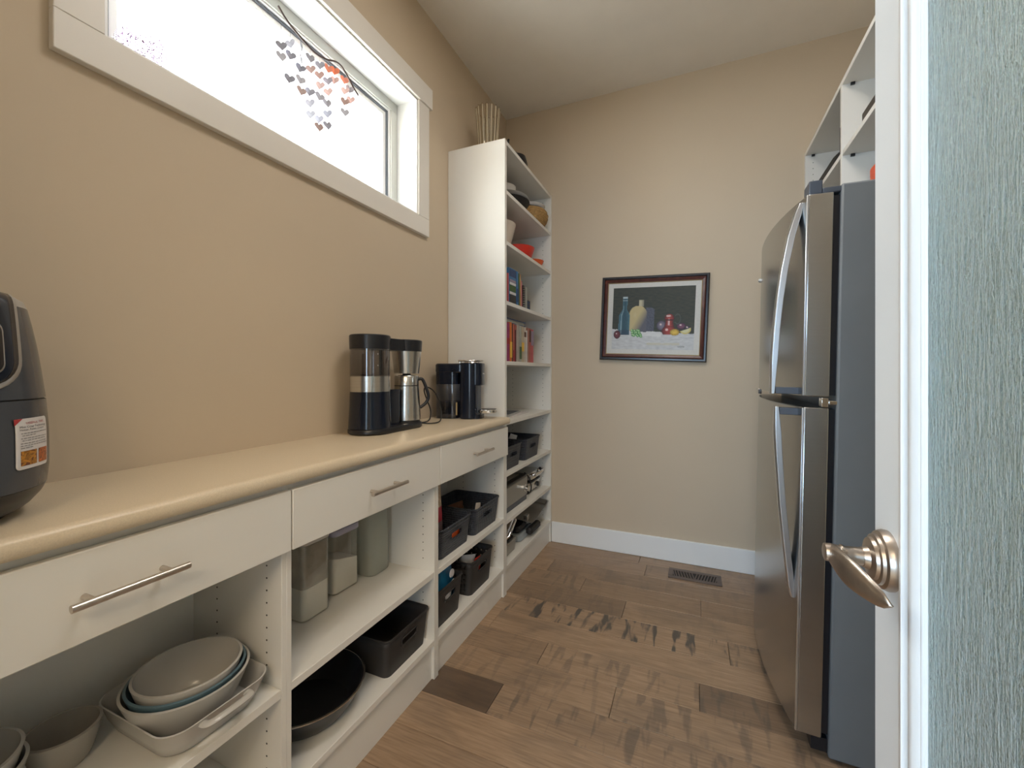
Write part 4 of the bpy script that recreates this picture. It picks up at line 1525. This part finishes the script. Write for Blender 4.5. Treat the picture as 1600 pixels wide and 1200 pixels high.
wb_.scale = (1, 1, 0.78)
n = 40
mb = MB()
prof_w = [(0.075, 0.0), (0.100, 0.02), (0.118, 0.06), (0.122, 0.10), (0.112, 0.135), (0.104, 0.145), (0.098, 0.140), (0.104, 0.10), (0.10, 0.06), (0.085, 0.02)]
rings = []
for i, (r_, z) in enumerate(prof_w):
    rings.append([((r_ + 0.002 * ((k + i) % 2)) * cos(2 * pi * k / n), (r_ + 0.002 * ((k + i) % 2)) * sin(2 * pi * k / n), z) for k in range(n)])
mb.rings(rings)
mb.build('weave', 'wicker', wb_, smooth=60)
for k in range(5):
    z = 0.02 + 0.026 * k
    r_ = interp([(0.0, 0.075), (0.02, 0.100), (0.06, 0.118), (0.10, 0.122), (0.135, 0.112)], z) + 0.001
    MB().tube([(r_ * cos(2 * pi * q / 32), r_ * sin(2 * pi * q / 32), z) for q in range(33)], 0.0032, 6).build('coil', 'wicker', wb_, smooth=60)
MB().box(-0.05, 0.05, -0.012, 0.012, 0.146, 0.156).build('handle', 'wood', wb_, bevel=0.004)
tag(MB().lathe(bowl_prof(0.104, 0.018, 0.003, 0.8), 40, caps=(False, False)).build('white_tray', 'plate', None, (0.236, 2.616, z8 + 0.1225)), 'round white tray lying on the wicker basket', 'tray')

# shelf 7: white bowl, red bowls
z7 = 1.8433
bowl('tall cream bowl at the left of the third shelf', (0.165, 2.24, z7), 0.122, 0.178, 'cream', 0.45, name='mixing_bowl', group='bowls on the third shelf')
bowl('red plastic bowl in the middle of the third shelf', (0.215, 2.470, z7), 0.105, 0.095, 'red', 0.55, name='mixing_bowl', group='bowls on the third shelf')
bowl('shallow orange bowl at the right of the third shelf', (0.262, 2.625, z7), 0.068, 0.048, 'orange', 0.5, name='mixing_bowl', group='bowls on the third shelf')


def book(y0, y1, z, h, depth, mname, label, lean=0.0, group=None, name='book', bands=(), x1=0.330):
    """upright book, spine towards +x; lean tips the top towards -y."""
    r_ = root(name, label, 'book', (x1, (y0 + y1) / 2, z), (lean * 0.6, 0, 0), group)
    t = (y1 - y0) / 2 - 0.0006
    m_ = MB()
    m_.box(-depth, -0.001, -t, -t + 0.0016, 0, h)
    m_.box(-depth, -0.001, t - 0.0016, t, 0, h)
    m_.rings([[(-0.001, -t, zz), (0.0012, -t * 0.6, zz), (0.0016, 0, zz), (0.0012, t * 0.6, zz), (-0.001, t, zz), (-0.003, t, zz), (-0.003, -t, zz)] for zz in (0, h)])
    m_.build('cover', mname, r_, smooth=30)
    MB().box(-depth + 0.003, -0.003, -t + 0.0017, t - 0.0017, 0.003, h - 0.003).build('pages', 'paper', r_)
    for mm, a_, b_ in bands:
        MB().box(0.0008, 0.0023, -t * 0.86, t * 0.86, h * a_, h * b_).build('spine_print', mm, r_)
    return r_


BK = {}
for nm, col in (('magenta', (0.30, 0.025, 0.13)), ('amber', (0.58, 0.16, 0.03)), ('umber', (0.09, 0.035, 0.02)), ('brick', (0.42, 0.11, 0.08)), ('maroon', (0.13, 0.012, 0.015)), ('stone', (0.40, 0.36, 0.31)),
                ('sage', (0.36, 0.37, 0.33)), ('sand', (0.47, 0.40, 0.29)), ('ivory', (0.55, 0.49, 0.42)), ('white_cover', (0.62, 0.60, 0.58)), ('clay', (0.36, 0.17, 0.13)), ('rose', (0.50, 0.10, 0.11)), ('blue_cover', (0.05, 0.17, 0.36)),
                ('green_cover', (0.06, 0.12, 0.04)), ('tan_cover', (0.42, 0.22, 0.10)), ('pink_cover', (0.45, 0.18, 0.18)), ('lilac', (0.30, 0.24, 0.33)), ('deep_blue', (0.02, 0.06, 0.17)), ('crimson', (0.35, 0.02, 0.03))):
    M[nm] = mk(nm + '_book_cloth', col, 0.5, var=0.12, vscale=25)
z5 = 1.2153
g5 = 'books standing on the fifth shelf'
bks = [(2.0105, 2.078, 0.206, 'magenta', 'thick magenta book at the left end of the fifth shelf row', [('crimson', .45, .6)]), (2.078, 2.108, 0.212, 'amber', 'orange book right of the magenta one on the fifth shelf', [('yellow', .1, .5)]),
       (2.108, 2.122, 0.208, 'umber', 'dark brown thin book beside the orange one', []), (2.122, 2.145, 0.207, 'brick', 'brick red book between two dark books, fifth shelf', [('crimson', .02, .3)]),
       (2.145, 2.170, 0.204, 'maroon', 'dark maroon thin book with a brown top, fifth shelf', [('brick', .86, .99)]), (2.170, 2.214, 0.209, 'stone', 'beige grey book, left of the pale middle books', []),
       (2.214, 2.248, 0.207, 'sage', 'pale grey-green book with a green lower spine', [('green_cover', .08, .42)]), (2.248, 2.285, 0.206, 'sand', 'sand coloured book with a yellowish spine', [('yellow', .3, .55)]),
       (2.285, 2.318, 0.205, 'ivory', 'ivory book with a dark mark high on the spine', [('umber', .72, .86)]), (2.318, 2.340, 0.188, 'white_cover', 'white thin book, lower than its neighbours', []),
       (2.340, 2.366, 0.206, 'clay', 'clay brown book right of the white thin book', []), (2.366, 2.396, 0.205, 'brick', 'brown-red book next to the last pink one', [('umber', .6, .95)]), (2.396, 2.445, 0.202, 'rose', 'rose pink book with a lilac top at the right end of the row', [('lilac', .52, .95)])]
for y0, y1, h, mm, lb, bands in bks:
    book(y0, y1, z5, h, 0.20 + 0.02 * ((y0 * 1000) % 3) / 3, mm, lb, 0.0, g5, bands=bands)
bi = root('lying_binder', 'dark navy binder lying flat on top of the row of books', 'binder', (0.205, 2.20, z5 + 0.2125))
MB().box(-0.11, 0.105, -0.17, 0.16, 0.0, 0.004).build('cover', 'deep_blue', bi)
MB().box(-0.10, 0.10, -0.165, 0.155, 0.004, 0.022).build('pages', 'sage', bi)
MB().box(-0.11, 0.105, -0.17, 0.16, 0.022, 0.026).build('cover', 'deep_blue', bi)
z6 = 1.5303
g6 = 'books on the fourth shelf'
book(2.0105, 2.048, z6, 0.150, 0.17, 'crimson', 'crimson book at the left end of the fourth shelf', 0.0, g6)
book(2.050, 2.064, z6, 0.155, 0.17, 'rose', 'thin rose book second from the left, fourth shelf', 0.0, g6)
book(2.068, 2.168, z6, 0.190, 0.19, 'blue_cover', 'thick blue book with green and white bands, fourth shelf', 0.03, g6, bands=[('black', .02, .25), ('bag_white', .26, .33), ('green_cover', .34, .52), ('bag_white', .53, .60), ('lilac', .61, .68), ('deep_blue', .76, .97)])
book(2.172, 2.203, z6, 0.190, 0.19, 'blue_cover', 'plain light blue book right of the thick banded one', 0.03, g6, bands=[('deep_blue', .1, .5)])
book(2.206, 2.219, z6, 0.186, 0.18, 'green_cover', 'thin olive green book leaning by the blue books', 0.03, g6)
book(2.223, 2.239, z6, 0.184, 0.18, 'tan_cover', 'thin tan book leaning by the olive one', 0.03, g6)
book(2.242, 2.258, z6, 0.150, 0.17, 'pink_cover', 'thin pink book beside the spiral notebook', 0.02, g6)
sb_ = root('spiral_notebook', 'black spiral-bound notebook standing on the fourth shelf', 'notebook', (0.328, 2.292, z6), (0, 0, 0), g6)
MB().box(-0.15, 0, -0.016, 0.010, 0.001, 0.132).build('cover', 'black', sb_)
for k in range(9):
    z = 0.012 + 0.0135 * k
    MB().tube([(0.001 + 0.006 * cos(2 * pi * q / 10), -0.003 + 0.014 * sin(2 * pi * q / 10), z) for q in range(11)], 0.0014, 5).build('coil', 'chrome', sb_, smooth=60)
book(2.308, 2.338, z6, 0.125, 0.15, 'sage', 'grey-green booklet right of the spiral notebook', 0.0, g6)
kb = root('card_box', 'small black patterned box in front of the books, fourth shelf', 'box', (0.316, 2.385, z6))
MB().box(-0.075, 0.0, -0.036, 0.036, 0.0, 0.062).build('body', 'black', kb, bevel=0.001)
for k in range(3):
    for q in range(3):
        MB().box(0.0, 0.0008, -0.028 + 0.020 * q, -0.014 + 0.020 * q, 0.008 + 0.018 * k, 0.019 + 0.018 * k).build('print_square', 'deep_blue', kb)

# shelf 5 (just above the worktop): a tablet and sheets
tb = root('tablet', 'thin grey tablet lying on papers on the shelf just above the worktop', 'tablet', (0.150, 2.30, 0.9018), (0, 0, radians(8)))
mb = MB()
rbox(mb, 0.02, 0, 0.19, 0.27, 0.0065, 0.0145, 0.012, rim=0.002)
mb.build('case', 'silver', tb)
mb = MB()
rbox(mb, 0.02, 0, 0.17, 0.25, 0.0145, 0.0155, 0.008)
mb.build('screen', 'fridge_grey', tb)
tag(MB().box(-0.10, 0.11, -0.16, 0.16, 0, 0.006).build('papers', 'paper', None, (0.175, 2.34, 0.9014), rot=(0, 0, radians(5))), 'white stack of papers under the grey tablet', 'papers')

# shelf 2: toaster and waffle maker
z2 = 0.3823
to_ = root('toaster', 'long grey toaster with dark top and one chrome knob', 'toaster', (0.175, 2.222, z2))
mb = MB()
rbox(mb, 0, 0, 0.250, 0.400, 0.028, 0.138, 0.012, rim=0.004)
mb.build('body', 'toaster_grey', to_)
mb = MB()
rbox(mb, 0, 0, 0.244, 0.392, 0.0, 0.028, 0.012)
mb.build('base', 'fridge_grey', to_)
mb = MB()
rbox(mb, 0, 0, 0.250, 0.400, 0.138, 0.152, 0.012, rim=0.003)
mb.build('top', 'black', to_)
MB().box(-0.075, 0.085, -0.165, 0.150, 0.1515, 0.1535).build('window', 'taupe', to_)
mb = MB()
mb.lathe([(0.021, 0), (0.021, 0.006), (0.015, 0.008), (0.0145, 0.026), (0.0, 0.028)], 24, (0.125, 0.145, 0.078), Matrix.Rotation(radians(90), 4, 'Y'), caps=(True, False))
mb.build('knob', 'chrome', to_)
wf = root('waffle_maker', 'round-edged stainless waffle maker with black handle right of the toaster', 'waffle maker', (0.185, 2.600, z2))
mb = MB()
rbox(mb, 0, 0, 0.215, 0.225, 0.012, 0.070, 0.05, taper=0.012, rim=0.006)
mb.build('base', 'steel', wf)
mb = MB()
rbox(mb, 0, 0, 0.215, 0.225, 0.074, 0.128, 0.05, rim=0.016)
mb.build('lid', 'steel', wf)
mb = MB()
rbox(mb, 0, 0, 0.21, 0.22, 0.068, 0.076, 0.048)
mb.build('plates', 'black', wf)
for x in (-0.07, 0.07):
    for y in (-0.07, 0.07):
        MB().lathe([(0.012, 0), (0.010, 0.013)], 12, (x, y, 0)).build('foot', 'black_matte', wf)
MB().tube(smooth_path([(0.085, -0.075, 0.118), (0.122, -0.07, 0.122), (0.130, 0.0, 0.124), (0.122, 0.07, 0.122), (0.085, 0.075, 0.118)]), 0.010, 8).build('handle', 'chrome', wf, smooth=60)
MB().tube([(0.124, 0.058, 0.122), (0.100, 0.088, 0.126)], 0.012, 8).build('handle_grip', 'black', wf, smooth=60)
MB().lathe([(0.017, 0), (0.015, 0.012), (0.0, 0.014)], 20, (0.1045, 0.02, 0.042), Matrix.Rotation(radians(90), 4, 'Y'), caps=(True, False)).build('dial', 'black', wf)
MB().tube(smooth_path([(0.07, -0.118, 0.14), (0.10, -0.125, 0.115), (0.116, -0.120, 0.06), (0.108, -0.125, 0.02), (0.07, -0.13, 0.006), (0.02, -0.128, 0.006)]), 0.004, 7).build('power_cord', 'black_matte', wf, smooth=60)

# bottom shelf: open grill, contact grill, tray
z1 = 0.1483
gp = root('panini_press', 'grey panini press with its lid tilted open at the left of the bottom shelf', 'grill', (0.178, 2.125, z1))
mb = MB()
rbox(mb, 0, 0, 0.262, 0.205, 0.0, 0.070, 0.016, taper=0.008, rim=0.004)
mb.build('base', 'toaster_grey', gp)
mb = MB()
rbox(mb, 0, 0, 0.235, 0.180, 0.070, 0.077, 0.012)
mb.build('lower_plate', 'black', gp)
TL = Matrix.Translation((0.0, -0.085, 0.082)) @ Matrix.Rotation(radians(33), 4, 'X')
mb = MB()
mb.box(-0.125, 0.135, 0.0, 0.185, 0.010, 0.030, 0, TL)
mb.build('lid', 'steel', gp, bevel=0.004)
mb = MB()
mb.box(-0.115, 0.115, 0.01, 0.175, 0.0, 0.010, 0, TL)
mb.build('upper_plate', 'black', gp)
mb = MB()
mb.tube([TL @ Vector((0.136, 0.03, 0.020)), TL @ Vector((0.150, 0.05, 0.022)), TL @ Vector((0.150, 0.16, 0.022)), TL @ Vector((0.136, 0.175, 0.020))], 0.007, 8)
mb.build('handle', 'chrome', gp, smooth=60)
cg = root('contact_grill', 'low black contact grill with thick front handle on the bottom shelf', 'grill', (0.170, 2.425, z1))
mb = MB()
rbox(mb, 0, -0.01, 0.255, 0.22, 0.0, 0.045, 0.03, rim=0.006)
mb.build('base', 'pale_grey_plastic', cg)
mb = MB()
rbox(mb, -0.005, 0.0, 0.25, 0.225, 0.047, 0.085, 0.03, rim=0.012)
mb.build('lid', 'black', cg)
mb = MB()
rbox(mb, 0.145, 0.055, 0.045, 0.175, 0.018, 0.060, 0.02, rim=0.012)
mb.build('handle', 'black_matte', cg)
tr = root('baking_tray', 'shallow steel baking tray tilted out over the contact grill', 'tray', (0.205, 2.555, z1 + 0.112), (radians(7), radians(6), radians(2)))
mb = MB()
lvt = [(0.0, -0.010), (0.022, 0.0), (0.023, 0.008), (0.0215, 0.008), (0.020, -0.001), (0.0015, -0.011)]
mb.rings([[(x, y, z) for x, y in rrect(0, 0, 0.255 + 2 * e, 0.33 + 2 * e, 0.02)] for z, e in lvt])
mb.build('tray', 'steel', tr, smooth=40)
MB().box(0.05, 0.075, -0.10, -0.06, 0.002, 0.018).build('clip', 'chrome', tr, bevel=0.002)

# ------------------------------------------------------------------ things on the right shelving and the fridge
rz_ = 2.0644
gd = root('griddle', 'black rounded griddle lying on the wall shelving above the fridge', 'griddle', (1.925, 2.420, rz_))
mb = MB()
rbox(mb, 0, 0, 0.235, 0.44, 0.0, 0.056, 0.09, rim=0.010)
mb.build('pan', 'black_matte', gd)
MB().box(-0.1185, -0.1165, -0.10 + 0.19, -0.02 + 0.19, 0.010, 0.022).build('tag', 'tan_cover', gd)
bt = root('black_box', 'black box standing beside the griddle by the shelf divider', 'box', (1.93, 2.166, rz_))
MB().box(-0.125, 0.06, -0.018, 0.030, 0.0, 0.130).build('body', 'black_matte', bt, bevel=0.006)
tray2 = root('black_tray', 'flat black tray on the nearer wall shelf above the fridge', 'tray', (1.932, 1.755, rz_))
mb = MB()
rbox(mb, 0, 0, 0.26, 0.38, 0.0, 0.038, 0.03, rim=0.005)
mb.build('tray', 'black', tray2)
sq = root('sauce_bottle', 'red squeeze bottle with yellow print standing on the fridge', 'bottle', (1.800, 1.690, 1.7155))
mb = MB()
rbox(mb, 0, 0, 0.070, 0.10, 0.0, 0.112, 0.02, rim=0.010)
mb.build('bottle', 'redbottle', sq, smooth=60, bevel=0.005)
MB().lathe([(0.018, 0.112), (0.017, 0.128), (0.0, 0.130)], 16, (0, 0, 0), caps=(True, False)).build('cap', 'redbottle', sq)
MB().box(-0.030, 0.028, -0.0515, -0.0495, 0.02, 0.09).build('print', 'yellow', sq)

# ------------------------------------------------------------------ hanging hearts and the glitter ball in the window
hm = root('heart_mobile', 'hanging mobile of small grey shell hearts on a dark twig in the window', 'mobile', (-0.05, 1.19, 2.33))
br_ = [(0.995, 2.395), (1.03, 2.37), (1.085, 2.352), (1.112, 2.345), (1.14, 2.340), (1.173, 2.343), (1.207, 2.355), (1.242, 2.373), (1.271, 2.376), (1.296, 2.364), (1.318, 2.348), (1.34, 2.329), (1.367, 2.314)]
MB().tube(smooth_path([(0, y - 1.19, z - 2.33) for y, z in br_], 4), [0.0035] * (4 * (len(br_) - 1) + 1), 8).build('twig', 'twig', hm, smooth=60)
hd = {}
hcols = [(1.007, [2.268, 2.232], ['capiz', 'capiz']), (1.042, [2.300, 2.259, 2.218, 2.179], ['capiz', 'capiz', 'capiz', 'capiz']), (1.086, [2.320, 2.274, 2.245, 2.203, 2.162], ['capiz', 'capiz', 'capiz', 'capiz', 'capiz_pink']),
         (1.126, [2.307, 2.266, 2.225, 2.184, 2.143, 2.101], ['capiz', 'capiz_pink', 'capiz', 'capiz', 'capiz', 'capiz']), (1.167, [2.308, 2.272, 2.232, 2.190, 2.148, 2.107, 2.077], ['capiz', 'capiz_pink', 'capiz_pink', 'capiz', 'capiz', 'capiz', 'capiz_pink']),
         (1.206, [2.320, 2.275, 2.232, 2.190, 2.149, 2.104], ['capiz_coral', 'capiz', 'capiz_pink', 'capiz', 'capiz', 'capiz']), (1.241, [2.336, 2.300, 2.265, 2.227, 2.184], ['capiz_coral', 'capiz_pink', 'capiz', 'capiz', 'capiz']),
         (1.290, [2.331, 2.287, 2.244, 2.201], ['capiz_coral', 'capiz_pink', 'capiz_pink', 'capiz']), (1.321, [2.313, 2.269], ['capiz', 'capiz_pink'])]
hs_ = 0.0185
hpoly = []
for k in range(28):
    t_ = 2 * pi * k / 28
    hpoly.append((hs_ * 16 * sin(t_) ** 3 / 16.5, hs_ * (13 * cos(t_) - 5 * cos(2 * t_) - 2 * cos(3 * t_) - cos(4 * t_)) / 16))
thin = {(0, 9), (2, 0), (2, 1), (1, 2), (3, 2), (4, 4), (6, 2), (6, 3), (6, 4)}
rh = random.Random(5)
for ci, (y, zs_, ms_) in enumerate(hcols):
    ztop = max(2.33, 2.345 if ci < 5 else 2.37)
    if ci == 8:
        ztop = 2.346
    MB().tube([(0, y - 1.19, ztop - 2.33), (0, y - 1.19, zs_[-1] - 2.33)], 0.0004, 4).build('string', 'twig', hm, smooth=0)
    for k, (z, mm) in enumerate(zip(zs_, ms_)):
        ang = radians(50 + rh.uniform(-30, 30)) if (ci, k) not in thin else radians(132 + rh.uniform(-8, 8))
        if mm not in hd:
            m_ = MB()
            m_.prism(hpoly, -0.0008, 0.0008, lambda a_, b_, h_: (h_, a_, b_))
            o0 = m_.build('heart', mm, hm, smooth=0)
            hd[mm] = o0
            o = o0
        else:
            o = hd[mm].copy()
            COL.objects.link(o)
            o.parent = hm
        o.location = (rh.uniform(-0.003, 0.003), y - 1.19, z - 2.33)
        o.rotation_euler = (radians(rh.uniform(-14, 14)), 0, ang - radians(90))
gb = root('shell_ball', 'round lilac speckled shell lantern on the window sill', 'ornament', (-0.058, 0.622, WZ0 + 0.0085))
MB().lathe([(0.0, 0.0), (0.030, 0.0), (0.050, 0.022), (0.058, 0.055), (0.052, 0.088), (0.034, 0.108), (0.026, 0.108), (0.046, 0.086), (0.053, 0.055), (0.045, 0.024), (0.0, 0.006)], 40, caps=(False, False)).build('shell', 'ball_glass', gb)
mb = MB()
rs = random.Random(8)
for k in range(3200):
    a_, p_ = rs.uniform(0, 2 * pi), rs.uniform(-0.9, 0.85)
    r_ = 0.0575
    c_ = Vector((r_ * cos(a_) * math.sqrt(1 - p_ * p_), r_ * sin(a_) * math.sqrt(1 - p_ * p_), 0.055 + 0.055 * p_))
    s_ = rs.uniform(0.0010, 0.0021)
    nrm = (c_ - Vector((0, 0, 0.055))).normalized()
    t1 = nrm.orthogonal().normalized()
    t2 = nrm.cross(t1)
    mb.bm.faces.new([mb.bm.verts.new(c_ + nrm * 0.0015 + s_ * (t1 * cos(q * 2.1) + t2 * sin(q * 2.1))) for q in range(3)])
o = mb.build('speckles', 'ball', gb, smooth=0)
o['kind'] = 'stuff'
